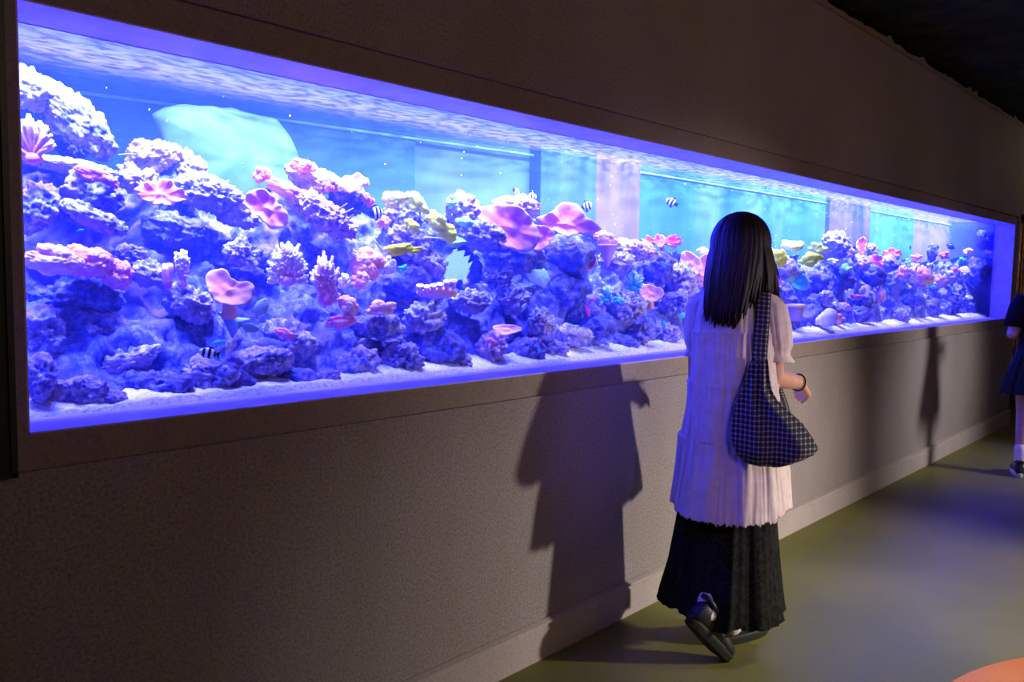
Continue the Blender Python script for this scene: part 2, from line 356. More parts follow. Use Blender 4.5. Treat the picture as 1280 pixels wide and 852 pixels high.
# front glass
m, nt, b = nodes('aquarium_glass'); L = nt.links.new
nt.nodes.remove(b)
tr = N(nt, 'ShaderNodeBsdfTransparent'); tr.inputs[0].default_value = (0.97, 0.985, 1, 1)
gl = N(nt, 'ShaderNodeBsdfGlossy'); gl.inputs['Roughness'].default_value = 0.03
lw = N(nt, 'ShaderNodeLayerWeight'); lw.inputs['Blend'].default_value = 0.5
fz = N(nt, 'ShaderNodeMapRange'); fz.inputs['From Min'].default_value = 0.72; fz.inputs['From Max'].default_value = 1.0; fz.inputs['To Min'].default_value = 0.0; fz.inputs['To Max'].default_value = 0.10; L(lw.outputs['Facing'], fz.inputs['Value'])
mx = N(nt, 'ShaderNodeMixShader'); L(fz.outputs[0], mx.inputs[0]); L(tr.outputs[0], mx.inputs[1]); L(gl.outputs[0], mx.inputs[2])
L(mx.outputs[0], nt.nodes['Material Output'].inputs[0]); M_glass = m
into(MB().box((OX0-0.05, GY, OZ0-0.02), (OX1+0.05, GY+0.006, OZ1+0.05)).build('front_glass', M_glass, smooth=False))
# silicone line round the pane
sl = MB(); t_ = 0.005
sl.box((OX0, GY-0.004, OZ1-t_), (OX1, GY-0.0005, OZ1)); sl.box((OX1-t_*2, GY-0.004, OZ0), (OX1, GY-0.0005, OZ1-t_))
into(sl.build('seal', plain('blue_seal', (0.10, 0.08, 0.40)), smooth=False))
# water surface seen from below
WZ = 1.945
nx, ny = 620, 26
v = []
for j in range(ny):
    for i in range(nx):
        xx = -0.18+9.40*i/(nx-1); y0_ = GY+0.012; yy = y0_+(YB(xx)-0.005-y0_)*j/(ny-1); v.append((xx, yy, WZ))
v = np.array(v); v[:, 2] += 0.006*fbm(v*np.array([5, 9, 1]), 3, 11)
m, nt, b = nodes('water_surface'); L = nt.links.new; nt.nodes.remove(b)
tr = N(nt, 'ShaderNodeBsdfTransparent'); tr.inputs[0].default_value = (0.92, 0.95, 1, 1)
gl = N(nt, 'ShaderNodeBsdfGlossy'); gl.inputs['Roughness'].default_value = 0.05; gl.inputs[0].default_value = (0.34, 0.36, 0.86, 1)
tc = N(nt, 'ShaderNodeTexCoord'); mp = N(nt, 'ShaderNodeMapping'); mp.inputs['Scale'].default_value = (5.5, 11, 1)
L(tc.outputs['Object'], mp.inputs['Vector']); nz = N(nt, 'ShaderNodeTexNoise', Scale=3.0, Detail=5, Roughness=0.6); L(mp.outputs['Vector'], nz.inputs['Vector'])
bp = N(nt, 'ShaderNodeBump', Strength=0.55, Distance=0.02); L(nz.outputs['Fac'], bp.inputs['Height']); L(bp.outputs['Normal'], gl.inputs['Normal'])
mr = N(nt, 'ShaderNodeMapRange'); mr.inputs['From Min'].default_value = 0.42; mr.inputs['From Max'].default_value = 0.6; mr.inputs['To Min'].default_value = 0.25; mr.inputs['To Max'].default_value = 0.8
L(nz.outputs['Fac'], mr.inputs['Value'])
df = N(nt, 'ShaderNodeBsdfTranslucent'); df.inputs[0].default_value = (0.80, 0.80, 1.0, 1)
mxa = N(nt, 'ShaderNodeMixShader'); mxa.inputs[0].default_value = 0.026; L(tr.outputs[0], mxa.inputs[1]); L(df.outputs[0], mxa.inputs[2])
mx = N(nt, 'ShaderNodeMixShader'); L(mr.outputs[0], mx.inputs[0]); L(mxa.outputs[0], mx.inputs[1]); L(gl.outputs[0], mx.inputs[2])
L(mx.outputs[0], nt.nodes['Material Output'].inputs[0])
into(new_mesh('water_surface', v, [(j*nx+i, j*nx+i+1, (j+1)*nx+i+1, (j+1)*nx+i) for j in range(ny-1) for i in range(nx-1)], m))
# waterline trim along the back
xs = np.linspace(-0.18, 9.22, 60); tl = MB(); v, f = tube([(xx, YB(xx)-0.004, WZ-0.020) for xx in xs], 0.006, 6); tl.add(v, f)
into(tl.build('waterline_ledge', plain('pale_cyan_plastic', (0.25, 0.48, 0.95)), smooth=True))

# gravel bank
nx, ny = 900, 30
v = []
for j in range(ny):
    for i in range(nx):
        xx = -0.15+9.37*i/(nx-1); t = j/(ny-1); y0_ = GY+0.008; yy = y0_+(YB(xx)-0.01-y0_)*t
        v.append((xx, yy, 1.043+0.035*min(1, t*4)))
v = np.array(v); v[:, 2] += 0.012*fbm(v*np.array([4, 9, 1]), 3, 21)+0.007*fbm(v*np.array([60, 60, 1]), 2, 22)
bot = v[:nx].copy(); bot[:, 2] = 0.985
vv = np.concatenate([v, bot]); fs = [(j*nx+i, j*nx+i+1, (j+1)*nx+i+1, (j+1)*nx+i) for j in range(ny-1) for i in range(nx-1)]
fs += [(nx*ny+i, nx*ny+i+1, i+1, i) for i in range(nx-1)]
M_gravel = noisy('coral_gravel', (0.55, 0.50, 0.62), (0.96, 0.92, 0.98), scale=90, lo=0.35, hi=0.5, bump=1.0, bscale=150, bdist=0.008)
tag(new_mesh('coral_gravel', vv, fs, M_gravel), 'white coral gravel along the bottom of the tank', 'gravel', kind='stuff')

# pale arched backdrop slab standing behind the reef
def outline_slab(name, pix, y, thick, mat, label=None, cat=None, bump=0.02, seed=1, parent=None):
    pts = [P(a, b_, y) for a, b_ in pix]; pts = np.array(pts)
    # resample
    q = np.concatenate([pts, pts[:1]]); seg = np.linalg.norm(np.diff(q, axis=0), axis=1); cum = np.concatenate([[0], np.cumsum(seg)])
    k = 96; t = np.linspace(0, cum[-1], k, endpoint=False)
    o_ = np.stack([np.interp(t, cum, q[:, i]) for i in range(3)], 1); c = o_.mean(0)
    rings = [0.0, 0.25, 0.5, 0.7, 0.85, 0.95, 1.0]; v = [c+np.array([0, -thick, 0])]
    for r in rings[1:]:
        z = -thick*math.sqrt(max(0, 1-r*r))
        for p in o_: v.append(c+(p-c)*r+np.array([0, z, 0]))
    for r in (0.95, 0.5):
        for p in o_: v.append(c+(p-c)*r+np.array([0, thick*0.5*math.sqrt(1-r*r)+0.01, 0]))
    f = [(0, 1+(i+1) % k, 1+i) for i in range(k)]
    R_ = len(rings)-1+2
    for j in range(R_-1):
        for i in range(k): f.append((1+j*k+i, 1+j*k+(i+1) % k, 1+(j+1)*k+(i+1) % k, 1+(j+1)*k+i))
    f.append(tuple(1+(R_-1)*k+i for i in range(k)))
    v = np.array(v); v += bump*np.stack([fbm(v*6, 3, seed), fbm(v*6, 3, seed+5), fbm(v*6, 3, seed+9)], 1)
    cc = v.mean(0); o = new_mesh(name, v-cc, f, mat, parent); o.location = cc
    if label: tag(o, label, cat)
    return o
M_pale = noisy('pale_backdrop_stone', (0.04, 0.11, 0.9), (0.10, 0.20, 0.95), scale=2.2, lo=0.3, hi=0.52, bump=0.2, bscale=9, c3=(0.05, 0.13, 0.92), s3=5)
outline_slab('backdrop_boulder', [(192, 142), (230, 132), (290, 136), (345, 148), (362, 170), (374, 200), (380, 250), (300, 280), (230, 260), (205, 190)], 0.74, 0.05, M_pale,
             'smooth pale cyan boulder standing behind the reef at left', 'boulder')

# the water itself: slightly hazy, passing blue best
m = bpy.data.materials.new('tank_water'); m.use_nodes = True; nt = m.node_tree; nt.nodes.remove(nt.nodes['Principled BSDF'])
vs_ = N(nt, 'ShaderNodeVolumeScatter'); vs_.inputs['Color'].default_value = (0.10, 0.24, 1.0, 1); vs_.inputs['Density'].default_value = 0.38; vs_.inputs['Anisotropy'].default_value = 0.0
nt.links.new(vs_.outputs[0], nt.nodes['Material Output'].inputs['Volume'])
into(MB().box((-0.19, GY+0.007, 0.99), (9.23, 1.04, 1.925)).build('water', m, smooth=False))
# ------------------------------------------------------------------ the reef
def reef_mat(name, lo_, mid, hi_, patch, pscale=5, seed=0):
    m, nt, b = nodes(name); L = nt.links.new
    tc = N(nt, 'ShaderNodeTexCoord'); mp = N(nt, 'ShaderNodeMapping'); mp.inputs['Location'].default_value = (seed*3.1, seed*1.7, seed*.9)
    L(tc.outputs['Object'], mp.inputs['Vector'])
    n1 = N(nt, 'ShaderNodeTexNoise', Scale=38, Detail=8, Roughness=0.75); L(mp.outputs['Vector'], n1.inputs['Vector'])
    cr = N(nt, 'ShaderNodeValToRGB'); el = cr.color_ramp.elements; el[0].position = 0.40; el[1].position = 0.60
    el[0].color = c4(lo_); el[1].color = c4(hi_); e2 = el.new(0.5); e2.color = c4(mid); L(n1.outputs['Fac'], cr.inputs['Fac'])
    n2 = N(nt, 'ShaderNodeTexNoise', Scale=pscale, Detail=5, Roughness=0.6); L(mp.outputs['Vector'], n2.inputs['Vector'])
    r2 = N(nt, 'ShaderNodeValToRGB'); r2.color_ramp.elements[0].position = 0.50; r2.color_ramp.elements[1].position = 0.60; L(n2.outputs['Fac'], r2.inputs['Fac'])
    s_ = N(nt, 'ShaderNodeMath', operation='MULTIPLY'); s_.inputs[1].default_value = 0.75; L(r2.outputs['Color'], s_.inputs[0])
    mx = N(nt, 'ShaderNodeMixRGB'); mx.inputs['Color2'].default_value = c4(patch); L(s_.outputs[0], mx.inputs['Fac']); L(cr.outputs['Color'], mx.inputs['Color1'])
    L(mx.outputs['Color'], b.inputs['Base Color']); b.inputs['Roughness'].default_value = 0.9; b.inputs['Specular IOR Level'].default_value = 0.06
    n3 = N(nt, 'ShaderNodeTexNoise', Scale=75, Detail=8, Roughness=0.8); L(mp.outputs['Vector'], n3.inputs['Vector'])
    bp = N(nt, 'ShaderNodeBump', Strength=0.9, Distance=0.012); L(n3.outputs['Fac'], bp.inputs['Height']); L(bp.outputs['Normal'], b.inputs['Normal'])
    return m
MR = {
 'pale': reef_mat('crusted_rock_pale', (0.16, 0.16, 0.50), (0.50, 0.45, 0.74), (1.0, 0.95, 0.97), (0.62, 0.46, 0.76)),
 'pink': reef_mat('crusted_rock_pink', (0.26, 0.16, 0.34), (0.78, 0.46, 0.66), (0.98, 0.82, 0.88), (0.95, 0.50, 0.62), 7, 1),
 'dark': reef_mat('shade_tinted_rock', (0.06, 0.08, 0.40), (0.13, 0.15, 0.60), (0.34, 0.31, 0.72), (0.20, 0.15, 0.56), 6, 2),  # blue shade and water haze put into the rock colour
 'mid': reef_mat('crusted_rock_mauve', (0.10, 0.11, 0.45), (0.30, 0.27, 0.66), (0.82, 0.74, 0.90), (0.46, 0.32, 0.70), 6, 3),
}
# continuous rockwork the single rocks are piled on
CREST = [(-300, 190), (22, 205), (60, 215), (130, 222), (165, 212), (195, 200), (230, 215), (265, 240), (320, 245), (345, 232), (400, 240), (445, 245), (465, 270), (490, 282), (530, 275), (565, 280),
         (590, 285), (610, 280), (640, 270), (668, 272), (690, 285), (715, 285), (745, 302), (760, 306), (800, 318), (840, 318), (870, 335), (900, 335), (960, 325), (1000, 322), (1045, 308),
         (1065, 318), (1100, 325), (1120, 322), (1150, 328), (1180, 325), (1210, 322), (1240, 312)]
def ycrest(x): return GY+0.60*(YB(x)-GY)
cx_, cz_ = [], []
for a, b_ in CREST:
    if a < 0: continue
    y = 0.5
    for _ in range(6): p = P(a, b_, y); y = ycrest(p[0])
    cx_.append(p[0]); cz_.append(p[2])
nx, ny = 1100, 84
v = np.zeros((ny, nx, 3)); xs = np.linspace(-0.12, 9.21, nx)
yb = np.array([YB(a) for a in xs]); yc = GY+0.60*(yb-GY); zc = np.interp(xs, cx_, cz_)
for j in range(ny):
    t = j/(ny-1)
    if t < 0.72:
        u = t/0.72; yf_ = GY+0.065; yy = yf_+(yc+0.02-yf_)*(u**0.62); zz = 1.03+(zc-1.03)*(u**0.85)
    else:
        u = (t-0.72)/0.28; yy = yc+(yb-0.04-yc)*u; zz = zc+(1.03-zc)*(u**1.8)
    v[j, :, 0] = xs; v[j, :, 1] = yy; v[j, :, 2] = zz
V = v.reshape(-1, 3); amp = np.repeat((np.minimum(1, np.arange(ny)/8.0)), nx)
d1 = fbm(V*5.0, 3, 31); d2 = ridged(V*11, 4, 37); d3 = fbm(V*34, 3, 41)
disp = (0.075*d1+0.045*d2+0.016*d3)*amp
nrm = np.zeros_like(V); nrm[:, 1] = -0.8; nrm[:, 2] = 0.45
V2 = V+nrm*disp[:, None]; V2[:, 0] += 0.05*fbm(V*7, 2, 55)*amp
V2[:, 1] = np.clip(V2[:, 1], GY+0.03, np.tile(yb, ny)-0.015)
fs = []
hole = [((P(583, 336, 0.45)), 0.115, 0.07), ((P(572, 355, 0.42)), 0.05, 0.05)]
for j in range(ny-1):
    row = V[j*nx:(j+1)*nx]
    for i in range(nx-1):
        k = j*nx+i; q = V[k]; skip = False
        for c, rx, rz in hole:
            if ((q[0]-c[0]-0.25*(q[1]-0.45)*2.2)/rx)**2+((q[2]-c[2]-0.1*(q[1]-0.45))/rz)**2 < 1: skip = True
        if not skip: fs.append((k, k+1, k+nx+1, k+nx))
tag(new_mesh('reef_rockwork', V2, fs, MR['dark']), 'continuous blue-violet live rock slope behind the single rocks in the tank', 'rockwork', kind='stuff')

def place(px, py, w_, h_, yf):
    y = 0.4
    for _ in range(5):
        p = P(px, py, y); y = GY+yf*(YB(p[0])-GY)
    while p[0] > 9.12 and y > GY+0.05: y -= 0.01; p = P(px, py, y)
    d = depth(p); return p, w_*d/FPX, h_*d/FPX, view_az(p)
ROCKN = [0]
def rock(label, px, py, w_, h_, yf=0.4, tilt=0, m='pale', sub=5, rough=1.0, cat='rock', name='reef_rock', dy=0.75):
    ROCKN[0] += 1; sd = ROCKN[0]*17
    if py+h_/2 > lerp(px, [37, 320, 600, 858, 1240], [505, 487, 460, 434, 395])-22: yf *= 0.5
    for _ in range(4):
        p, W, H, az = place(px, py, w_, h_, yf)
        D_ = min(max(H, 0.6*W)*dy, 0.75*(YB(p[0])-GY)); need = GY+0.012+0.85*(W/2*abs(math.sin(az))+D_/2*math.cos(az))
        if p[1] >= need: break
        yf = min(0.62, (need-GY)/(YB(p[0])-GY)+0.01)
    n_, f_ = ico(sub); s_ = min(W, H)
    D = min(max(H, 0.6*W)*dy, 0.75*(YB(p[0])-GY))
    dm = np.array([W/2, D/2, H/2]); q_ = n_*dm/(s_/2)
    d = 0.36*fbm(q_*1.3+sd, 3, sd)+0.26*ridged(q_*2.2+sd, 3, sd+1)*rough+0.17*fbm(q_*6+sd, 3, sd+2)*rough+0.08*ridged(q_*13, 3, sd+4)*rough
    v = n_*0.80*dm+n_*(d*s_/2)[:, None]*np.array([1.0, 0.9, 1.0])
    ca, sa = math.cos(math.radians(tilt)), math.sin(math.radians(tilt))
    x, z = v[:, 0]*ca-v[:, 2]*sa, v[:, 0]*sa+v[:, 2]*ca; v = np.stack([x, v[:, 1], z], 1)
    o = new_mesh(name, v, f_, MR[m] if isinstance(m, str) else m); o.location = p; o.rotation_euler = (0, 0, az)
    tag(o, label, cat); return o
R5, R4 = 5, 4
ROCKS = [
 ('large pale slab leaning down from the left edge, above the pink anemone', 92, 148, 156, 54, .45, -42, 'mid', 6, .5),
 ('pale knobbly rock at the top left corner of the tank', 36, 112, 60, 50, .45, -20, 'pale', 5, 1),
 ('mauve rock between the pink anemone and the leaning slab', 88, 178, 60, 40, .6, -40, 'dark', 5, 1),
 ('peaked reddish rock rising left of the pale backdrop boulder', 190, 192, 70, 42, .55, 12, 'pink', 5, 1),
 ('pale rock on the right shoulder of the peaked reddish rock', 236, 206, 52, 40, .55, -30, 'pale', 5, 1),
 ('long white crusted ledge just below the pink anemone', 85, 207, 140, 20, .42, -7, 'pale', 5, .9),
 ('domed violet rock crowned with pink coral at left', 118, 240, 78, 58, .30, -15, 'mid', 5, .7),
 ('lacy white rock between the two pink patches at upper left', 172, 226, 58, 38, .42, -15, 'pale', 5, 1.2),
 ('violet rock against the left edge under the ledge', 46, 258, 56, 70, .35, -30, 'mid', 5, 1),
 ('white crusted shelf running down right below the domed rock', 118, 272, 100, 26, .27, -24, 'pale', 5, 1.1),
 ('broad pale rock right of the pink soft coral', 258, 240, 96, 44, .42, -8, 'pale', 6, 1),
 ('pale rock bank below the backdrop boulder', 290, 262, 78, 40, .42, -24, 'pale', 5, 1),
 ('mauve crevice rock under the pink soft coral', 215, 285, 90, 46, .42, -8, 'dark', 5, .8),
 ('pink crusted crest rock highest right of the backdrop boulder', 388, 222, 72, 36, .5, -22, 'pink', 5, .9),
 ('pink crusted rock sloping down from the crest', 404, 268, 118, 38, .36, -30, 'pink', 6, 1),
 ('rounded blue rock with thin white spines by the black-striped fish', 432, 252, 58, 46, .45, -20, 'dark', 5, .5),
 ('pale pink rock rim over the rounded blue rock', 444, 240, 44, 22, .42, -42, 'pink', 5, .8),
 ('dark blue rock in the cleft left of the finger corals', 300, 330, 110, 66, .45, -12, 'dark', 5, .8),
 ('small white crusted rock above the peach heart-shaped coral', 303, 317, 48, 36, .30, -8, 'pale', 5, 1.3),
 ('white topped rock left of the pink finger tuft', 186, 342, 56, 36, .30, -20, 'pale', 5, 1),
 ('ring-topped violet rock above the layered pink coral', 160, 318, 48, 28, .34, 0, 'mid', 5, 1),
 ('white encrusted rock at lower left of the peach heart-shaped coral', 236, 378, 66, 46, .25, -22, 'pale', 5, 1.2),
 ('dark violet boulder under the layered pink coral', 96, 372, 130, 46, .32, 0, 'dark', 5, .9),
 ('violet boulder in the middle of the left pile', 112, 410, 120, 58, .30, -8, 'mid', 5, 1),
 ('rounded violet boulder against the left edge', 54, 416, 52, 70, .25, 0, 'mid', 5, 1),
 ('long pale log-like rock slanting up to the right', 155, 452, 112, 36, .22, 22, 'pale', 6, .5),
 ('smooth lavender boulder at the bottom left', 98, 489, 92, 46, .16, 0, 'mid', 6, .45),
 ('lavender boulder in the bottom left corner', 50, 472, 44, 66, .14, 0, 'mid', 5, .6),
 ('dark blue boulder right of the log-like rock', 205, 485, 90, 44, .25, 10, 'dark', 5, .7),
 ('violet rock under the striped fish at lower left', 262, 468, 84, 46, .20, -6, 'mid', 5, .8),
 ('violet rock carrying the small teal fish', 222, 428, 76, 40, .30, 0, 'dark', 5, 1),
 ('arched violet rock along the gravel below the grey flat sponge', 325, 452, 104, 40, .20, 8, 'mid', 5, .9),
 ('white and pink crusted rock below the two finger corals', 362, 422, 82, 38, .22, -22, 'pale', 5, 1.1),
 ('smooth dark blue rock behind the two finger corals', 362, 380, 110, 60, .42, 0, 'dark', 5, .6),
 ('dark rock below the pink finger coral fan', 400, 398, 60, 40, .34, 0, 'dark', 5, .8),
 ('violet boulder on the gravel below the pink lumps', 362, 478, 90, 40, .18, 0, 'dark', 5, .7),
 ('pale violet rock under the pink lumps', 470, 408, 84, 34, .22, -5, 'mid', 5, 1),
 ('smooth violet boulder on the gravel, centre left', 446, 458, 70, 56, .16, 30, 'mid', 5, .5),
 ('white spotted rock on the gravel beside the smooth violet boulder', 502, 452, 58, 46, .15, 0, 'mid', 5, 1.2),
 ('arched white rock left of the pink polyp row', 532, 398, 60, 42, .22, 15, 'pale', 5, 1.1),
 ('dark violet rock under the arched white rock', 548, 436, 86, 54, .22, 0, 'dark', 5, .7),
 ('white lacy rock below the left yellow corals', 512, 300, 70, 42, .38, -20, 'pale', 5, 1.3),
 ('pale speckled rock above the blue gap', 530, 326, 66, 34, .34, -28, 'pale', 5, 1.3),
 ('tall violet rock under the left yellow corals', 506, 268, 52, 46, .46, -30, 'mid', 5, .8),
 ('smooth blue rock below the lacy white rock', 500, 352, 96, 50, .40, 0, 'dark', 5, .5),
 ('knobbly pink and green crest rock right of the yellow corals', 578, 262, 40, 44, .45, -35, 'pink', 5, 1),
 ('bright speckled rock right of the lower yellow coral', 602, 292, 70, 36, .36, -8, 'pale', 5, 1.4),
 ('lumpy pink-white crest rock behind the big pink leather coral', 645, 258, 72, 28, .50, 0, 'pink', 5, 1.1),
 ('large smooth blue boulder under the big pink leather coral', 640, 320, 96, 54, .40, -10, 'dark', 5, .5),
 ('smooth blue boulder under the second pink leather coral', 706, 320, 92, 56, .40, 0, 'dark', 5, .5),
 ('violet boulder in the shade below the pink leather corals', 700, 362, 100, 50, .40, 0, 'dark', 5, .6),
 ('pale rock just right of the blue gap', 622, 345, 44, 26, .30, 15, 'mid', 5, 1.2),
 ('white crusted round rock at centre', 640, 374, 44, 34, .24, -20, 'pale', 5, 1.2),
 ('white crusted rock left of the round rock at centre', 588, 376, 58, 30, .24, 0, 'pale', 5, 1.2),
 ('round pale pink pile at the foot of the pink plate coral', 616, 434, 42, 38, .14, 25, 'pink', 5, 1.1),
 ('pale twin-lobed rock right of the pink plate coral', 676, 402, 34, 36, .20, 0, 'pale', 5, 1.2),
 ('violet rock on the gravel right of the pink plate coral', 658, 436, 54, 32, .15, 0, 'mid', 5, .9),
 ('white streaked flat rock on the gravel by the red fish', 712, 418, 70, 26, .20, -8, 'pale', 5, 1.1),
 ('dark rock behind the red fish', 722, 392, 60, 40, .35, 0, 'dark', 5, .8),
 ('pale lacy crest rock right of the pink vase coral', 792, 312, 70, 24, .42, -14, 'pink', 5, 1.2),
 ('white rock left of the blue anemone', 770, 326, 52, 26, .34, -8, 'pale', 5, 1.3),
 ('deep blue rounded rock under the ruffled pink coral', 824, 336, 44, 50, .35, 0, 'dark', 5, .5),
 ('white branching-crusted rock left of the peach leather coral', 784, 382, 50, 36, .24, -15, 'pale', 5, 1.4),
 ('white crusted rock left of the orange leaves', 852, 350, 34, 44, .30, 30, 'pale', 5, 1.4),
 ('violet rock right of the peach leather coral', 846, 378, 46, 26, .26, 20, 'mid', 5, 1.2),
 ('dark rock by the woman at the foot of the reef', 826, 418, 60, 30, .16, 0, 'mid', 5, 1),
 ('dark rock on the gravel left of the woman', 768, 430, 70, 28, .16, 0, 'dark', 5, 1),
 ('dark rock hidden behind the woman', 900, 372, 80, 60, .35, 0, 'dark', 5, .8),
 ('white lacy rock under the right yellow corals', 978, 334, 40, 36, .35, -30, 'pale', 4, 1.3),
 ('deep blue rock under the right yellow corals', 1014, 352, 50, 34, .45, 0, 'dark', 4, .7),
 ('tall pale crest rock, highest of the right part', 1044, 306, 34, 34, .45, -35, 'pale', 5, 1.2),
 ('pale green-white rock below the tall crest rock', 1052, 328, 34, 22, .35, -30, 'pale', 4, 1.2),
 ('blue rock under the tall crest rock', 1050, 350, 46, 30, .42, 0, 'dark', 4, .7),
 ('small round ring-like rock right of the pot', 1032, 373, 19, 19, .20, 0, 'pale', 4, 1.2),
 ('pale rock leaning on the blue fan shell', 1048, 384, 20, 12, .16, -30, 'pale', 4, 1),
 ('mauve rock right of the tall crest rock', 1076, 328, 22, 22, .40, 0, 'mid', 4, 1.2),
 ('dark red-topped rock at the right crest', 1090, 312, 14, 18, .45, 0, 'mid', 4, 1.2),
 ('dark rock below the right crest', 1092, 345, 30, 28, .30, 0, 'dark', 4, 1),
 ('mauve ring rock low in the right part', 1084, 372, 20, 34, .20, 20, 'mid', 4, 1.1),
 ('dark rock with pink rims near the crest at right', 1110, 330, 26, 24, .38, 0, 'mid', 4, 1.2),
 ('pale spiky rock on the gravel at far right', 1124, 396, 24, 20, .18, 0, 'pale', 4, 1.4),
 ('low violet boulder left of the log-like rock, against the gravel', 130, 498, 66, 26, .12, 0, 'mid', 5, .7),
 ('dark boulder under the raised end of the log-like rock', 175, 478, 70, 36, .3, 0, 'dark', 5, .6),
 ('blue violet boulder on the gravel between the two arched rocks', 285, 478, 84, 34, .2, 0, 'dark', 5, .7),
 ('pale pebble-like rock on the gravel right of the arched rock', 408, 474, 40, 24, .12, 10, 'mid', 5, .9),
 ('smooth blue boulder above the spotted gravel rock', 478, 430, 70, 34, .32, 0, 'dark', 5, .6),
 ('pale ridged rock on the gravel below the arched white rock', 572, 452, 46, 26, .15, -20, 'mid', 5, 1.1),
 ('dark blue boulder above the round pink pile', 572, 410, 66, 40, .34, 0, 'dark', 5, .6),
 ('white flecked rock on the gravel left of the flat streaked rock', 692, 436, 44, 22, .12, 0, 'mid', 5, 1.1),
 ('blue boulder beside the flat streaked rock', 744, 412, 54, 34, .28, 0, 'dark', 5, .7),
 ('pale speckled rock low on the gravel left of the woman', 800, 418, 40, 26, .18, 15, 'mid', 5, 1.2),
 ('dark rock on the gravel behind the pot', 1008, 378, 44, 30, .45, 0, 'dark', 4, .7),
 ('blue boulder on the gravel right of the salmon lump', 1074, 394, 34, 22, .22, 0, 'dark', 4, .8),
 ('blue boulder under the far right pile', 1160, 384, 36, 24, .22, 0, 'dark', 4, .8),
 ('dark blue rock behind the spiky rock', 1140, 374, 34, 28, .25, 0, 'dark', 4, 1),
 ('pink crusted rock in the far right pile', 1136, 342, 22, 26, .35, 0, 'pink', 4, 1.2),
 ('large pink and green rock in the far right pile', 1152, 346, 26, 28, .28, 0, 'pink', 4, 1.1),
 ('tall dark rock rising above the far right pile', 1165, 316, 12, 26, .40, 0, 'dark', 4, 1),
 ('round mauve rock right of the tall dark rock', 1173, 352, 20, 20, .25, 0, 'pink', 4, 1.1),
 ('pale rock among the far right corals', 1190, 346, 20, 18, .30, 0, 'pale', 4, 1.2),
 ('mauve rock near the far end of the tank', 1206, 344, 18, 22, .35, 0, 'mid', 4, 1.1),
 ('dark rock pile at the far end of the tank', 1222, 338, 26, 40, .40, 0, 'dark', 4, 1),
 ('dark blue rock on the gravel near the far end', 1186, 380, 34, 22, .20, 0, 'dark', 4, 1),
 ('tall shaded rock reaching up at the far end', 1228, 300, 14, 30, .45, 10, 'dark', 4, 1),
]
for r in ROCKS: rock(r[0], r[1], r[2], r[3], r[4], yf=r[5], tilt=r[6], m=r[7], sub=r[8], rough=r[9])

# ---- coral builders (local frame: x image right, y away, z up; origin at the coral's middle)
def cmat(name, c1, c2, scale=9, tip=None, rough=0.75, bump=0.35, bscale=60, sss=False):
    m = noisy(name, c1, c2, scale=scale, lo=0.38, hi=0.62, rough=rough, bump=bump, bscale=bscale, bdist=0.006, spec=0.04)
    if tip is not None:
        nt = m.node_tree; b = nt.nodes['Principled BSDF']; src = b.inputs['Base Color'].links[0].from_socket
        at = N(nt, 'ShaderNodeAttribute'); at.attribute_name = 'tip'
        mx = N(nt, 'ShaderNodeMixRGB'); mx.inputs['Color2'].default_value = c4(tip)
        nt.links.new(at.outputs['Fac'], mx.inputs['Fac']); nt.links.new(src, mx.inputs['Color1']); nt.links.new(mx.outputs['Color'], b.inputs['Base Color'])
    return m
MC = {
 'pink': cmat('coral_pink', (0.90, 0.16, 0.40), (0.98, 0.34, 0.54), tip=(1, 0.86, 0.9)),
 'hot': cmat('coral_hot_pink', (0.86, 0.09, 0.32), (0.96, 0.20, 0.44), tip=(1, 0.75, 0.85)),
 'light': cmat('coral_light_pink', (0.95, 0.36, 0.48), (1.0, 0.60, 0.66), tip=(1, 0.95, 0.93)),
 'peach': cmat('coral_peach', (0.96, 0.28, 0.22), (1.0, 0.46, 0.32), tip=(1, 0.8, 0.6), bump=0.15),
 'orange': cmat('coral_orange', (0.95, 0.28, 0.06), (1.0, 0.46, 0.12), tip=(1, 0.8, 0.5), bump=0.15),
 'yellow': cmat('coral_yellow', (0.85, 0.92, 0.005), (1.0, 1.0, 0.02), scale=14, tip=(1.0, 1.0, 0.02), bump=0.8, bscale=90),
 'green': cmat('coral_green', (0.16, 0.66, 0.16), (0.5, 0.85, 0.2), scale=14, tip=(0.8, 1, 0.1), bump=0.8, bscale=90),
 'teal': cmat('coral_teal', (0.03, 0.42, 0.72), (0.12, 0.66, 0.86), scale=14, tip=(0.6, 0.95, 1)),
 'grey': cmat('sponge_blue_grey', (0.20, 0.34, 0.62), (0.30, 0.46, 0.72), bump=0.2),
 'white': cmat('coral_white', (0.78, 0.74, 0.80), (1.0, 0.97, 0.95), scale=20, tip=(1, 1, 1)),
 'mauve': cmat('coral_mauve', (0.52, 0.28, 0.62), (0.74, 0.44, 0.78), tip=(0.95, 0.8, 0.95)),
}
def cobj(name, label, cat, p, az, group=None):
    o = empty(name, p, az); tag(o, label, cat, group); return o
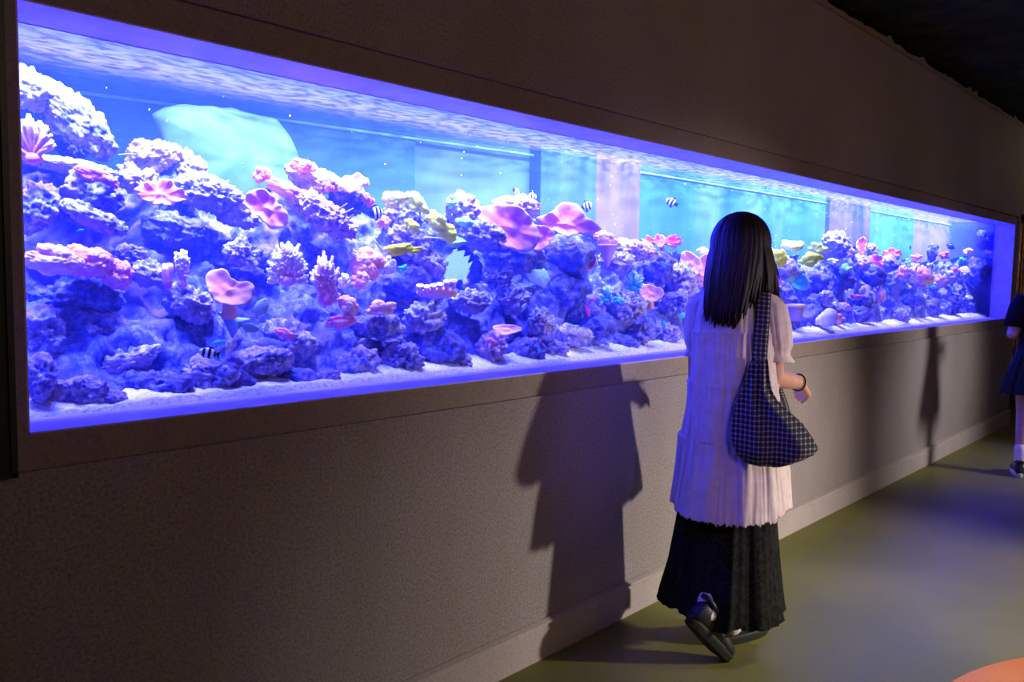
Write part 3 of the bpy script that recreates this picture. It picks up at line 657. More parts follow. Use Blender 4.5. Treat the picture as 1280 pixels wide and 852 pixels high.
def leather(label, px, py, w_, h_, yf, m, outline=None, ruf=0.12, k=5, seed=1, up=20, tilt=0, stalk=True, cat='coral', name='leather_coral'):
    p, W, H, az = place(px, py, w_, h_, yf); rn = random.Random(seed)
    root = cobj(name, label, cat, p, az)
    nr, nt_ = 16, 72; S = min(W, H)/2; ph = rn.uniform(0, 6.28)
    top, bot = [], []
    for i in range(nr+1):
        r = i/nr
        for j in range(nt_):
            q = 2*math.pi*j/nt_
            if outline:
                xs_ = [a for a in range(0, 360, 360//len(outline))]
                R_ = float(np.interp(math.degrees(q) % 360, xs_+[360], list(outline)+[outline[0]]))
            else: R_ = 1+0.06*math.sin(k*q+ph)+0.05*math.sin(3*q+2*ph)
            x = W/2*r*R_*math.cos(q); z = H/2*r*R_*math.sin(q)
            ww = ruf*S*2*(r**2.2)*math.sin(k*q+ph+0.8*r)+ruf*S*(r**3)*math.sin((2*k+3)*q+ph*3)
            cup = 0.42*S*r*r-0.25*S*math.exp(-(r/0.25)**2)*-1
            th = S*(0.13*(1-r**6)**0.5 if r < 1 else 0.0)+S*0.03
            top.append((x, -cup*0.8+ww-th, z)); bot.append((x, -cup*0.8+ww+th, z))
    n1 = len(top); v = np.array(top+bot); f = []
    for i in range(nr):
        for j in range(nt_):
            a, b_, c, d = i*nt_+j, i*nt_+(j+1) % nt_, (i+1)*nt_+(j+1) % nt_, (i+1)*nt_+j
            f.append((a, b_, c, d)); f.append((n1+a, n1+d, n1+c, n1+b_))
    for j in range(nt_):
        a, b_ = nr*nt_+j, nr*nt_+(j+1) % nt_; f.append((a, b_, n1+b_, n1+a))
    v += S*0.05*np.stack([fbm(v*14/S*0.2, 3, seed), fbm(v*14/S*0.2, 3, seed+3), fbm(v*14/S*0.2, 3, seed+6)], 1)
    R_ = np.array((Matrix.Rotation(math.radians(tilt), 3, 'Y')@Matrix.Rotation(math.radians(-up), 3, 'X')))
    v = v@R_.T
    o = new_mesh('cap', v, f, MC[m], root); attr(o, 'tip', np.clip(np.concatenate([np.repeat(np.linspace(0, 1, nr+1)**6*0.6, nt_)]*2), 0, 1))
    if stalk:
        pts = [(0, S*0.05, 0), (0, S*0.5, -S*0.5), (0, S*0.8, -S*1.2)]
        v, f = tube(pts, [S*0.25, S*0.30, S*0.42], 14); v = v+S*0.04*np.stack([fbm(v*20, 2, seed)]*3, 1)
        new_mesh('stalk', v, f, MC[m], root)
    return root
def fingers(label, px, py, w_, h_, yf, m, n=40, spread=80, thick=0.10, up=35, seed=1, knob=True, cat='coral', name='finger_coral', base=-0.45, tilt=0, seg=6):
    p, W, H, az = place(px, py, w_, h_, yf); rn = random.Random(seed); S = min(W, H)/2
    root = cobj(name, label, cat, p, az); mb = MB(); tips = []
    for i in range(n):
        a = math.radians(rn.uniform(-spread, spread)+tilt); e = math.radians(rn.uniform(-8, 62))
        L_ = rn.uniform(0.78, 1.05)
        ex, ez, ey = math.sin(a)*W/2*1.0, math.cos(a)*H*(0.5-base), -math.sin(e)*S*0.7
        if abs(math.degrees(a)) > 70: L_ *= 0.9
        L_ *= 1-0.18*math.sin(e)
        pts, rr = [], []
        for s in range(seg):
            t = s/(seg-1); wob = S*0.05
            pts.append((ex*t*L_+rn.uniform(-wob, wob)*t, ey*t*L_+rn.uniform(-wob, wob)*t, base*H+ez*(t**0.9)*L_+rn.uniform(-wob, wob)*t)); rr.append(S*thick*(1.5-0.5*t)*(1 if s < seg-1 else 0.75))
        v, f = tube(pts, rr, 7); mb.add(v, f); tips += [((s/(seg-1))**3) for s in range(seg) for _ in range(7)]
        if knob:
            for q in range(7):
                t = rn.uniform(0.35, 1.0); k_ = int(t*(seg-1)); c = np.array(pts[k_])+np.array([rn.uniform(-1, 1), rn.uniform(-1, 0.3), rn.uniform(-.3, 1)])*rr[k_]*1.3
                v, f = ell(c, [rr[k_]*0.75]*3, 1); mb.add(v, f); tips += [t**2]*len(v)
    o = mb.build('branches', MC[m], root); attr(o, 'tip', np.array(tips))
    v, f = ell((0, 0, base*H), (W*0.22, S*0.35, H*0.14), 3); v = v+S*0.08*np.stack([fbm(v*30, 2, seed)]*3, 1)
    new_mesh('base', v, f, MC[m], root)
    return root
def lumps(label, px, py, w_, h_, yf, m, n=16, seed=1, tilt=0, amp=0.42, cat='coral', name='soft_coral', sub=5, fine=0.10, flat=0.8):
    p, W, H, az = place(px, py, w_, h_, yf)
    n_, f_ = ico(sub); rs = np.random.RandomState(seed); d = rs.normal(size=(n, 3)); d[:, 1] = -np.abs(d[:, 1])*0.8; d /= np.linalg.norm(d, axis=1)[:, None]
    sg = 0.36; ang = np.arccos(np.clip(n_@d.T, -1, 1)); sz = rs.uniform(0.65, 1.0, n)
    bmp = np.max(np.sqrt(np.clip(1-(ang/(sg*1.25))**2, 0, 1))*sz, axis=1)
    r = 0.60+amp*bmp+fine*fbm(n_*14+seed, 2, seed)+fine*0.8*ridged(n_*26+seed, 2, seed+2)
    v = n_*r[:, None]*np.array([W/2, min(W, H)/2*flat, H/2])
    ca, sa = math.cos(math.radians(tilt)), math.sin(math.radians(tilt))
    v = np.stack([v[:, 0]*ca-v[:, 2]*sa, v[:, 1], v[:, 0]*sa+v[:, 2]*ca], 1)
    o = new_mesh(name, v, f_, MC[m]); o.location = p; o.rotation_euler = (0, 0, az); attr(o, 'tip', np.clip((bmp-0.6)*1.2, 0, 1)*0.7)
    tag(o, label, cat); return o
def polyps(label, px, py, w_, h_, yf, m, n=6, rows=1, seed=1, cat='coral', tilt=0):
    p, W, H, az = place(px, py, w_, h_, yf); rn = random.Random(seed); root = cobj('polyp_coral', label, cat, p, az)
    r0 = W/n*0.55
    for i in range(n):
        for j in range(rows):
            x = -W/2+(i+0.5)*W/n; z = -H*0.1+j*H*0.3+x*math.tan(math.radians(tilt))+rn.uniform(-.1, .1)*H; hh = H*0.5
            prof = [(r0*0.62, 0), (r0*0.66, hh*0.5), (r0*0.9, hh*0.85), (r0*1.08, hh), (r0*0.85, hh*1.02), (r0*0.5, hh*0.88), (r0*0.1, hh*0.82)]
            v, f = lathe(prof, 16); v[:, 0] *= 1+0; a = np.array(Matrix.Rotation(math.radians(28), 3, 'X')); v = v@a.T+np.array([x, rn.uniform(-.2, .2)*r0, z])
            o = new_mesh('polyp', v, f, MC[m], root); attr(o, 'tip', np.repeat([0, .1, .4, .9, .7, .2, 0], 16))
    v, f = ell((0, r0*0.3, -H*0.2), (W*0.52, r0*1.3, H*0.3), 4); v = v+0.004*np.stack([fbm(v*60, 2, seed)]*3, 1)
    new_mesh('base', v, f, MC[m], root); return root

# ---- left part
fingers('pink anemone coral with white fingertips at the left edge', 40, 172, 56, 56, .30, 'pink', n=46, spread=75, thick=.11, seed=2, knob=False)
leather('soft fuzzy pink coral on the pale rocks left of the backdrop boulder', 200, 245, 58, 38, .30, 'pink', k=7, seed=3, up=20, ruf=.09, outline=[1.1, 1.0, .85, 1.05, 1.1, .9, .85, .95, 1.05, 1.0, .85, .8, .8, .75, .8, .85, .9, 1.1], stalk=False)
lumps('pink coral crown on the domed violet rock', 122, 222, 56, 24, .26, 'pink', n=18, seed=4, tilt=-22)
lumps('wide layered pink coral near the left edge, its left lobe', 68, 325, 72, 40, .22, 'light', n=26, seed=5, tilt=-6)
lumps('wide layered pink coral near the left edge, its middle lobe', 108, 326, 66, 44, .24, 'pink', n=26, seed=6, tilt=-8)
lumps('pink lobe at the right end of the wide layered coral', 146, 343, 44, 42, .24, 'pink', n=18, seed=7, tilt=-35)
fingers('narrow pink finger coral above the white encrusted rock', 228, 332, 30, 48, .22, 'light', n=18, spread=40, thick=.17, seed=8)
fingers('pink tube tuft left of the narrow finger coral', 209, 342, 24, 34, .24, 'pink', n=7, spread=28, thick=.3, seed=9, knob=False)
leather('peach heart-shaped leather coral', 286, 366, 60, 50, .12, 'peach', outline=[1.0, 1.0, .80, .62, .66, 1.15, 1.30, 1.18, .92, .80, .78, .80, .80, .85, .95, 1.0, 1.05, 1.0], ruf=.04, k=4, seed=10, up=30)
leather('pink and orange folded leather coral below the crest', 333, 263, 54, 50, .28, 'pink', k=3, seed=11, ruf=.12, up=15, tilt=35, outline=[1.1, .9, .7, .65, .7, .8, .85, .9, 1.05, 1.1, 1.0, .9, .8, .7, .7, .8, .95, 1.1], stalk=False)
lumps('small pink coral knob right of the backdrop boulder', 328, 218, 26, 26, .42, 'pink', n=8, seed=12, tilt=-30)
lumps('orange-pink coral ridge running down from the pink knob', 356, 236, 56, 20, .36, 'peach', n=16, seed=13, tilt=-22)
lumps('pink coral head on top of the crest rock', 378, 208, 34, 22, .45, 'pink', n=14, seed=14, tilt=-15)
leather('orange-pink fan coral on the crest over the blue rock', 434, 231, 54, 28, .38, 'peach', k=4, seed=15, ruf=.15, up=45, tilt=0)
lumps('round pink coral ball left of the orange-pink fan', 415, 232, 20, 22, .32, 'pink', n=10, seed=16)
lumps('red-pink coral tip right of the crest', 461, 250, 14, 22, .38, 'hot', n=8, seed=17, tilt=30)
fingers('large pale pink finger coral with bright tips', 360, 327, 58, 50, .20, 'light', n=64, spread=95, thick=.10, seed=18)
fingers('deeper pink finger coral fan right of the pale one', 407, 347, 46, 62, .18, 'pink', n=60, spread=60, thick=.09, seed=19, tilt=-5)
fingers('small pink knobbly coral below the deeper pink fan', 416, 362, 24, 24, .16, 'pink', n=16, spread=90, thick=.16, seed=20)
lumps('salmon branching coral rock at centre left', 458, 330, 44, 40, .28, 'peach', n=34, seed=21, amp=.5, tilt=-10)
lumps('salmon coral drip below the salmon branching coral', 450, 350, 24, 26, .26, 'peach', n=14, seed=22, amp=.5)
lumps('white tufted coral right of the salmon coral', 486, 332, 20, 22, .24, 'white', n=18, seed=23, amp=.5, cat='coral')
lumps('white round coral left of the salmon coral', 440, 318, 14, 16, .30, 'white', n=10, seed=24)
lumps('white coral cluster right of the pink fan', 430, 352, 18, 22, .20, 'white', n=14, seed=25)
lumps('pink lumpy coral below the pink fan, left of two', 434, 382, 34, 26, .15, 'light', n=14, seed=26, tilt=-20)
lumps('pink lumpy coral left of the arched white rock', 476, 385, 40, 22, .15, 'light', n=18, seed=27, tilt=5)
lumps('reddish coral patch under the pink lumps', 426, 402, 42, 20, .16, 'pink', n=18, seed=28, tilt=15)
lumps('pinkish coral patch on the crusted rock left of centre', 356, 417, 26, 14, .14, 'pink', n=12, seed=29, tilt=-25)
polyps('row of pale pink tube polyps below the blue gap', 546, 362, 50, 22, .18, 'light', n=6, rows=1, seed=30, tilt=6)
# yellow group
lumps('upper left yellow coral of the left yellow group', 494, 248, 40, 26, 0.34, 'yellow', n=9, seed=31, tilt=15)
lumps('broad yellow coral right of the uppermost yellow one', 520, 254, 45, 26, 0.32, 'yellow', n=10, seed=32, tilt=-28)
lumps('small yellow coral in the middle of the left yellow group', 516, 282, 27, 18, 0.26, 'yellow', n=8, seed=33, tilt=-18)
lumps('yellow coral on the right of the left yellow group', 546, 275, 32, 26, 0.28, 'yellow', n=9, seed=34, tilt=-25)
lumps('yellow coral lobe running down from the right yellow coral', 560, 290, 37, 26, 0.25, 'yellow', n=9, seed=35, tilt=-30)
lumps('green-yellow coral foot right of the left yellow group', 572, 302, 26, 14, .30, 'green', n=12, seed=36, tilt=15)
lumps('pale yellow coral on the lacy white rock', 502, 312, 52, 16, 0.18, 'yellow', n=12, seed=37, tilt=6)
lumps('greenish cap on the knobbly crest rock', 564, 252, 22, 18, .42, 'green', n=7, seed=38)
lumps('pale green coral between the yellow group and the speckled rock', 580, 278, 28, 16, .34, 'green', n=12, seed=39)
lumps('pink-orange coral left under the yellow corals', 479, 278, 22, 18, .32, 'peach', n=10, seed=40)
lumps('teal coral patch in the dark cleft under the lacy rock', 504, 335, 15, 9, .24, 'teal', n=6, seed=41, tilt=15)
# centre
leather('big pink leather coral at centre', 638, 286, 80, 54, .26, 'pink', outline=[.95, .9, .85, .9, 1.0, 1.0, 1.05, 1.1, 1.15, 1.1, .95, .85, .9, .95, 1.0, 1.05, 1.1, 1.0], k=4, seed=42, ruf=.08, up=10, tilt=18, stalk=False)
leather('small pink leather flap right of the big one', 674, 297, 36, 32, .24, 'pink', k=3, seed=43, ruf=.07, up=10, stalk=False)
leather('second big pink leather coral with a raised peak', 708, 282, 80, 46, .30, 'pink', outline=[1.1, .85, .75, .9, 1.3, 1.2, .85, .7, .8, 1.0, .8, .65, .55, .65, .75, .6, .6, .9], k=3, seed=44, ruf=.09, up=12, tilt=8, stalk=False)
leather('dim pink leaf coral hanging below the second pink leather coral', 734, 326, 22, 26, .30, 'hot', k=2, seed=45, ruf=.05, up=5, tilt=35, stalk=False)
lumps('pink bubbly cap of the vase-shaped coral', 757, 298, 34, 22, .30, 'light', n=18, seed=46, tilt=-15)
leather('ruffled pink coral over the deep blue rock', 828, 303, 50, 18, .36, 'hot', k=8, seed=47, ruf=.22, up=45)
lumps('pale pink coral band left of the ruffled pink coral', 800, 308, 40, 16, .38, 'light', n=22, seed=48, tilt=-10)
fingers('blue-teal anemone at centre right', 792, 349, 30, 24, .22, 'teal', n=50, spread=110, thick=.07, seed=49, knob=False, name='anemone', cat='anemone')
leather('bright peach leather coral shaped like a shield', 813, 369, 30, 26, .14, 'peach', outline=[1.1, 1.12, 1.05, .9, .9, 1.05, 1.12, 1.1, .95, .85, .85, .95, 1.05, .95, .85, .85, .9, 1.0], ruf=.03, k=3, seed=50, up=25)
leather('orange leaf coral left of the woman\'s hair', 864, 330, 22, 36, .34, 'orange', k=2, seed=51, ruf=.06, up=10, tilt=-35, stalk=False, name='leaf_coral')
leather('larger orange leaf coral partly behind the woman\'s hair', 884, 335, 30, 42, .30, 'orange', k=2, seed=52, ruf=.08, up=10, tilt=30, stalk=False, name='leaf_coral')
lumps('orange-pink coral below the orange leaves', 874, 350, 30, 18, .26, 'peach', n=12, seed=53)
lumps('small cream coral head above the orange leaves', 880, 314, 20, 12, .40, 'white', n=12, seed=54)
leather('pink plate coral low on the gravel at centre', 633, 413, 36, 16, .12, 'light', k=3, seed=55, ruf=.04, up=40)
lumps('pink patch on the round pale pile', 614, 428, 16, 14, .10, 'pink', n=8, seed=56)
outl = [(657, 350), (668, 332), (676, 332), (688, 346), (686, 360), (676, 358), (662, 350)]
outline_slab('flat_sponge', [(656, 343), (664, 334), (676, 331), (684, 340), (688, 350), (680, 361), (672, 356), (662, 352)], 0.40, 0.012, MC['grey'], 'blue-grey rounded sponge on the dark rocks at centre', 'sponge', bump=0.004)
outline_slab('flat_sponge', [(273, 390), (286, 389), (297, 396), (313, 398), (307, 406), (299, 408), (291, 423), (286, 412), (280, 400)], 0.335, 0.010, MC['grey'], 'grey star-pointed flat sponge below the peach heart coral', 'sponge', bump=0.003)
fingers('small teal anemone right of the red fish', 758, 366, 22, 20, .20, 'teal', n=34, spread=120, thick=.08, seed=58, knob=False, name='anemone', cat='anemone')
lumps('teal coral on the white branching-crusted rock', 773, 375, 18, 10, .18, 'teal', n=10, seed=59)
# right part
lumps('leftmost yellow coral right of the woman', 968, 322, 32, 33, 0.26, 'yellow', n=14, seed=60, sub=4)
lumps('upper yellow coral right of the woman, flat topped', 990, 307, 32, 18, 0.34, 'yellow', n=12, seed=61, sub=4)
lumps('largest yellow coral of the right part', 1013, 324, 32, 20, 0.20, 'yellow', n=12, seed=62, sub=4)
lumps('yellow-green coral above the largest right yellow coral', 1022, 311, 25, 19, 0.30, 'yellow', n=12, seed=63, sub=4)
lumps('yellow-green coral low beside the blue fan', 989, 346, 13, 22, .22, 'green', n=10, seed=64, sub=4)
leather('blue fan shell coral beside the yellow-green coral', 1000, 352, 20, 24, .24, 'teal', k=2, seed=65, ruf=.03, up=0, tilt=-25, stalk=False, name='fan_coral')
lumps('pink coral ball just right of the woman\'s hair', 973, 352, 13, 14, .20, 'pink', n=8, seed=66, sub=4)
lumps('white coral in the middle of the right crest', 1041, 326, 16, 10, .30, 'white', n=10, seed=67, sub=4)
lumps('pale green coral under the tall crest rock', 1056, 336, 20, 14, .26, 'green', n=10, seed=68, sub=4)
lumps('pale pink coral on the tall crest rock slope', 1061, 312, 14, 20, .40, 'light', n=10, seed=69, sub=4, tilt=30)
leather('red-pink pointed coral at the right crest', 1077, 307, 12, 22, .42, 'hot', k=3, seed=70, ruf=.1, up=10, stalk=False)
lumps('mauve coral ring below the pointed coral', 1079, 329, 16, 16, .30, 'mauve', n=10, seed=71, sub=4)
leather('pink folded coral right of the mauve ring', 1096, 328, 16, 22, .32, 'hot', k=4, seed=72, ruf=.15, up=10, tilt=-30, stalk=False)
leather('reddish pink coral on the crest above the teal patch', 1115, 317, 22, 12, .40, 'hot', k=5, seed=73, ruf=.2, up=30)
lumps('teal coral column right of the ring rocks', 1104, 348, 6, 16, .20, 'teal', n=6, seed=74, sub=4)
lumps('small red-pink coral above the ring rock', 1069, 371, 16, 8, .18, 'hot', n=8, seed=75, sub=4)
lumps('upright pale pink coral low in the right part', 1100, 369, 15, 24, .18, 'light', n=12, seed=76, sub=4)
lumps('salmon coral lump on the gravel right of the shell', 1048, 398, 20, 16, .14, 'peach', n=10, seed=77, sub=4)
lumps('pale mauve coral above the salmon lump', 1056, 384, 18, 12, .18, 'light', n=10, seed=78, sub=4, tilt=-30)
lumps('pink coral in the far right pile, left of the green one', 1127, 342, 12, 18, .28, 'pink', n=8, seed=79, sub=4)
lumps('salmon coral on the far right crest', 1146, 322, 16, 10, .38, 'pink', n=8, seed=80, sub=4)
lumps('pale green coral in the far right pile', 1135, 329, 9, 14, .30, 'green', n=8, seed=81, sub=4)
lumps('large pink coral in the far right pile', 1154, 343, 20, 20, .22, 'pink', n=14, seed=82, sub=4)
lumps('bright pink coral right of the tall dark rock', 1180, 319, 14, 12, .32, 'hot', n=8, seed=83, sub=4)
lumps('teal coral near the far end', 1203, 326, 10, 12, .28, 'teal', n=8, seed=84, sub=4)
lumps('pink coral below the teal one near the far end', 1194, 338, 14, 12, .24, 'pink', n=8, seed=85, sub=4)
lumps('pale pink coral highest near the far end', 1210, 314, 14, 12, .36, 'light', n=8, seed=86, sub=4, tilt=30)
lumps('mauve coral round head low at far right', 1174, 352, 17, 16, .18, 'mauve', n=12, seed=87, sub=4)
lumps('teal and green tuft under the mauve round head', 1166, 359, 10, 6, .16, 'teal', n=6, seed=88, sub=4)
lumps('pale lilac coral low near the far end', 1212, 372, 12, 8, .18, 'white', n=8, seed=89, sub=4)
# vase coral cup
p, W, H, az = place(759, 318, 26, 30, .29)
vc = cobj('vase_coral', 'pink vase-shaped coral cup under the bubbly pink cap', 'coral', p, az)
v, f = lathe([(W*.10, -H*.5), (W*.16, -H*.3), (W*.30, 0), (W*.46, H*.32), (W*.50, H*.42), (W*.42, H*.40), (W*.24, H*.1), (W*.05, -H*.1)], 28)
new_mesh('cup', v, f, MC['mauve'], vc)
# terracotta pot and shell on the gravel
p, W, H, az = place(994, 390, 22, 22, .16)
pt = cobj('flower_pot', 'small pot with an orange-yellow rim standing on the gravel right of the woman', 'pot', p, az)
v, f = lathe([(W*.34, -H*.5), (W*.42, 0), (W*.46, H*.3), (W*.38, H*.3), (W*.34, 0), (W*.3, -H*.4)], 28); new_mesh('pot_body', v, f, plain('pot_mauve', (0.42, 0.30, 0.55), 0.7), pt)
v, f = lathe([(W*.47, H*.28), (W*.56, H*.30), (W*.57, H*.44), (W*.47, H*.47), (W*.40, H*.44)], 28); new_mesh('pot_rim', v, f, plain('pot_rim_yellow', (0.98, 0.62, 0.22), 0.6), pt)
p, W, H, az = place(1030, 399, 34, 20, .13)
cs = []
for i in range(60):
    t = i/59; q = t*5*2*math.pi; rr = W*0.22*(1-t)**1.1+0.002
    cs.append((W*(-0.25+0.75*t), rr*0.35*math.sin(q), rr*0.35*math.cos(q)))
v, f = tube(cs, [W*0.26*(1-i/59)**0.85+0.002 for i in range(60)], 16)
a = np.array(Matrix.Rotation(math.radians(-22), 3, 'Y')@Matrix.Rotation(math.pi, 3, 'Z')); v = v@a.T
o = new_mesh('conch_shell', v, f, MC['white']); o.location = p; o.rotation_euler = (0, 0, az); tag(o, 'pale spiral shell lying on the gravel right of the pot', 'shell')
# thin spines on the rounded blue rock
for k, (a, b_, c, d_) in enumerate([(424, 262, 434, 254), (428, 268, 442, 260), (436, 274, 442, 268)]):
    p0, _, _, _ = place(a, b_, 4, 4, .18); p1, _, _, _ = place(c, d_, 4, 4, .14)
    v, f = tube([p0, (p0+p1)/2, p1], [0.0035, 0.003, 0.0015], 6); cc = v.mean(0)
    o = new_mesh('coral_twig', v-cc, f, MC['white']); o.location = cc
    tag(o, ['short white twig lowest left on the rounded blue rock', 'white twig in the middle of the rounded blue rock', 'tiny white twig lowest right on the rounded blue rock'][k], 'twig')
for lab, a, b_, c, d_ in (('thin white twig lying level below the left yellow corals', 536, 297, 554, 298.5), ('thin violet twig slanting down towards the salmon coral', 466, 297, 478, 315), ('thin pale twig sticking out from the peaked rock towards the slab', 148, 194, 172, 193)):
    p0, _, _, _ = place(a, b_, 4, 4, .18); p1, _, _, _ = place(c, d_, 4, 4, .16)
    v, f = tube([p0, (p0+p1)/2+np.array([0, 0, 0.002]), p1], [0.003, 0.0028, 0.0015], 6); cc = v.mean(0)
    o = new_mesh('coral_twig', v-cc, f, MC['white']); o.location = cc; tag(o, lab, 'twig')

# ---- fish
def fish_mat(name, c1, c2, stripes=0, ph=0.0, axis=0):
    m, nt, b = nodes(name); L = nt.links.new
    if stripes:
        at = N(nt, 'ShaderNodeAttribute'); at.attribute_name = 'along'
        mth = N(nt, 'ShaderNodeMath', operation='MULTIPLY'); mth.inputs[1].default_value = stripes*2*math.pi; L(at.outputs['Fac'], mth.inputs[0])
        ad = N(nt, 'ShaderNodeMath', operation='ADD'); ad.inputs[1].default_value = ph; L(mth.outputs[0], ad.inputs[0])
        sn = N(nt, 'ShaderNodeMath', operation='SINE'); L(ad.outputs[0], sn.inputs[0])
        gt = N(nt, 'ShaderNodeMath', operation='GREATER_THAN'); gt.inputs[1].default_value = 0.0; L(sn.outputs[0], gt.inputs[0])
        mx = N(nt, 'ShaderNodeMixRGB'); mx.inputs['Color1'].default_value = c4(c1); mx.inputs['Color2'].default_value = c4(c2); L(gt.outputs[0], mx.inputs['Fac']); L(mx.outputs['Color'], b.inputs['Base Color'])
    else:
        tc = N(nt, 'ShaderNodeTexCoord'); nz = N(nt, 'ShaderNodeTexNoise', Scale=40); L(tc.outputs['Object'], nz.inputs['Vector'])
        mx = N(nt, 'ShaderNodeMixRGB'); mx.inputs['Color1'].default_value = c4(c1); mx.inputs['Color2'].default_value = c4(c2); L(nz.outputs['Fac'], mx.inputs['Fac']); L(mx.outputs['Color'], b.inputs['Base Color'])
    b.inputs['Roughness'].default_value = 0.35
    return m
FM = {'stripe': fish_mat('fish_striped', (0.92, 0.94, 1), (0.01, 0.01, 0.03), 3.0, 0.6), 'teal': fish_mat('fish_teal', (0.05, 0.62, 0.85), (0.10, 0.80, 0.90)), 'pale': fish_mat('fish_pale_blue', (0.45, 0.78, 0.90), (0.65, 0.90, 0.95)),
      'red': fish_mat('fish_red', (0.95, 0.05, 0.25), (1.0, 0.12, 0.35)), 'dark': fish_mat('fish_dark', (0.01, 0.02, 0.10), (0.03, 0.04, 0.16)), 'white': fish_mat('fish_white', (0.95, 0.95, 1), (0.85, 0.9, 1)), 'tealgreen': fish_mat('fish_green_flank', (0.08, 0.60, 0.70), (0.55, 0.55, 0.62))}
M_eye = plain('fish_eye', (0.01, 0.01, 0.015), rough=0.2, bump=0)
def fish(label, px, py, len_px, m, yf, yaw=0, pitch=0, deep=0.45, finm=None, slim=0.35):
    p, Lw, _, az = place(px, py, len_px, len_px, yf); root = cobj('reef_fish', label, 'fish', p, az+math.radians(yaw))
    root.rotation_euler = (0, -math.radians(pitch), az+math.radians(yaw)); fm = FM[finm or m]
    n, k = 18, 14; v = []; al = []
    for i in range(n+1):
        t = i/n; x = Lw*(-0.30+0.80*t)
        hh = Lw*deep*0.5*(math.sin(math.pi*min(1, max(0, 0.10+0.86*t)))**0.8); hh = max(hh, Lw*0.035*(1 if t < 0.2 else 0.4))
        for j in range(k):
            q = 2*math.pi*j/k; v.append((x, hh*slim*math.cos(q), hh*math.sin(q))); al.append(t)
    f = [(i*k+j, i*k+(j+1) % k, (i+1)*k+(j+1) % k, (i+1)*k+j) for i in range(n) for j in range(k)]+[tuple(range(k))[::-1], tuple(n*k+j for j in range(k))]
    o = new_mesh('body', v, f, FM[m], root); attr(o, 'along', np.array(al))
    def fin(name, pts, th=0.012):
        a = [(x*Lw, -th*Lw, z*Lw) for x, z in pts]; b_ = [(x*Lw, th*Lw, z*Lw) for x, z in pts]; n_ = len(pts)
        o = new_mesh(name, a+b_, [tuple(range(n_)), tuple(range(n_, 2*n_))[::-1]]+[(i, n_+i, n_+(i+1) % n_, (i+1) % n_) for i in range(n_)], fm, root, smooth=False)
        if FM['stripe'] == fm: attr(o, 'along', np.full(2*n_, 0.12))
    fin('tail_fin', [(-0.27, 0.03), (-0.38, 0.10), (-0.50, 0.18), (-0.44, 0.0), (-0.50, -0.18), (-0.38, -0.10), (-0.27, -0.03)])
    h_ = deep*0.42
    fin('dorsal_fin', [(-0.12, h_*0.6), (-0.16, h_*1.35), (0.02, h_*1.45), (0.22, h_*1.25), (0.30, h_*0.8), (0.1, h_*0.9)])
    fin('anal_fin', [(-0.12, -h_*0.6), (-0.16, -h_*1.3), (0.0, -h_*1.35), (0.10, -h_*0.9)])
    for s in (-1, 1):
        v, f = ell((Lw*0.40, s*Lw*deep*slim*0.22, Lw*0.03), (Lw*0.025,)*3, 2); new_mesh('eye', v, f, M_eye, root)
    return root
fish('black and white striped fish over the rocks at lower left', 262, 441, 26, 'stripe', .06, 180, 12, .5)
fish('pale blue oval fish right of the peach heart coral', 326, 386, 30, 'pale', .08, 0, 62, .55)
fish('green-flanked fish under the pale blue oval fish', 311, 409, 26, 'tealgreen', .08, 0, -12, .5)
fish('teal fish just behind the striped one at lower left', 272, 428, 20, 'teal', .10, 0, 6, .3)
fish('small turquoise fish below the teal one at lower left', 273, 447, 11, 'teal', .05, 40, -60, .6)
fish('black-striped angelfish beside the reddish crest tip', 470, 266, 20, 'stripe', .30, 30, 10, .85)
fish('small striped fish swimming left of the blue pillar', 645, 239, 14, 'stripe', .5, 50, -20, .7)
fish('striped fish hovering above the lumpy crest rock', 664, 246, 14, 'stripe', .5, 10, 0, .8)
fish('black and white striped fish in front of the pillar', 733, 258, 16, 'stripe', .5, -20, 15, .8)
fish('pale striped fish swimming left above the woman', 840, 253, 17, 'stripe', .4, 180, 25, .65)
fish('tiny white fish by the layered pink coral', 165, 414, 8, 'white', .06, 0, 12, .4)
fish('tiny white fish below the pink lumps', 452, 425, 11, 'white', .04, 0, 28, .35)
fish('small teal fish above the row of layered coral', 100, 288, 10, 'teal', .10, 0, 10, .4)
fish('slender red fish standing head down', 734, 388, 17, 'red', .10, 0, -72, .28, slim=.6)
fish('tiny red fish right of the slender red one', 740, 375, 9, 'red', .12, 0, 5, .4)
fish('small turquoise fish left of the woman\'s shoulder', 853, 394, 12, 'teal', .08, 20, 0, .5)
fish('small turquoise fish low by the dark rock left of the woman', 829, 404, 12, 'teal', .06, 0, -60, .4)
fish('tiny teal fish on the gravel right of the pink plate coral', 674, 437, 8, 'teal', .05, 0, -70, .5)
fish('small blue-white fish beside the round rock at centre', 655, 384, 12, 'pale', .10, 0, 60, .45)
fish('small dark fish high above the far right pile', 1138, 309, 8, 'dark', .45, 90, 0, .7)
fish('dark blue fish above the bright pink far coral', 1188, 308, 11, 'dark', .35, 0, -30, .6)
fish('small turquoise fish in the far right pile', 1108, 362, 10, 'teal', .12, 0, -55, .35)
fish('tiny white fish low in front of the spiky rock', 1137, 388, 6, 'white', .08, 0, 70, .5)
fish('small dark fish beside the tall dark rock', 1172, 309, 7, 'dark', .40, 60, 0, .7)

# drifting bubbles
rn = random.Random(9); mb = MB()
for i in range(150):
    x = rn.uniform(0.8, 9.5); y = rn.uniform(GY+0.06, YB(x)-0.08); z = rn.uniform(1.55, 1.90)
    r = rn.uniform(0.0012, 0.0032); v, f = ell((x, y, z), (r, r, r*rn.uniform(1, 1.6)), 1); mb.add(v, f)
tag(mb.build('floating_specks', plain('speck_white', (0.9, 0.95, 1.0), 0.5, bump=0)), 'tiny white specks drifting in the tank water', 'specks', kind='stuff')
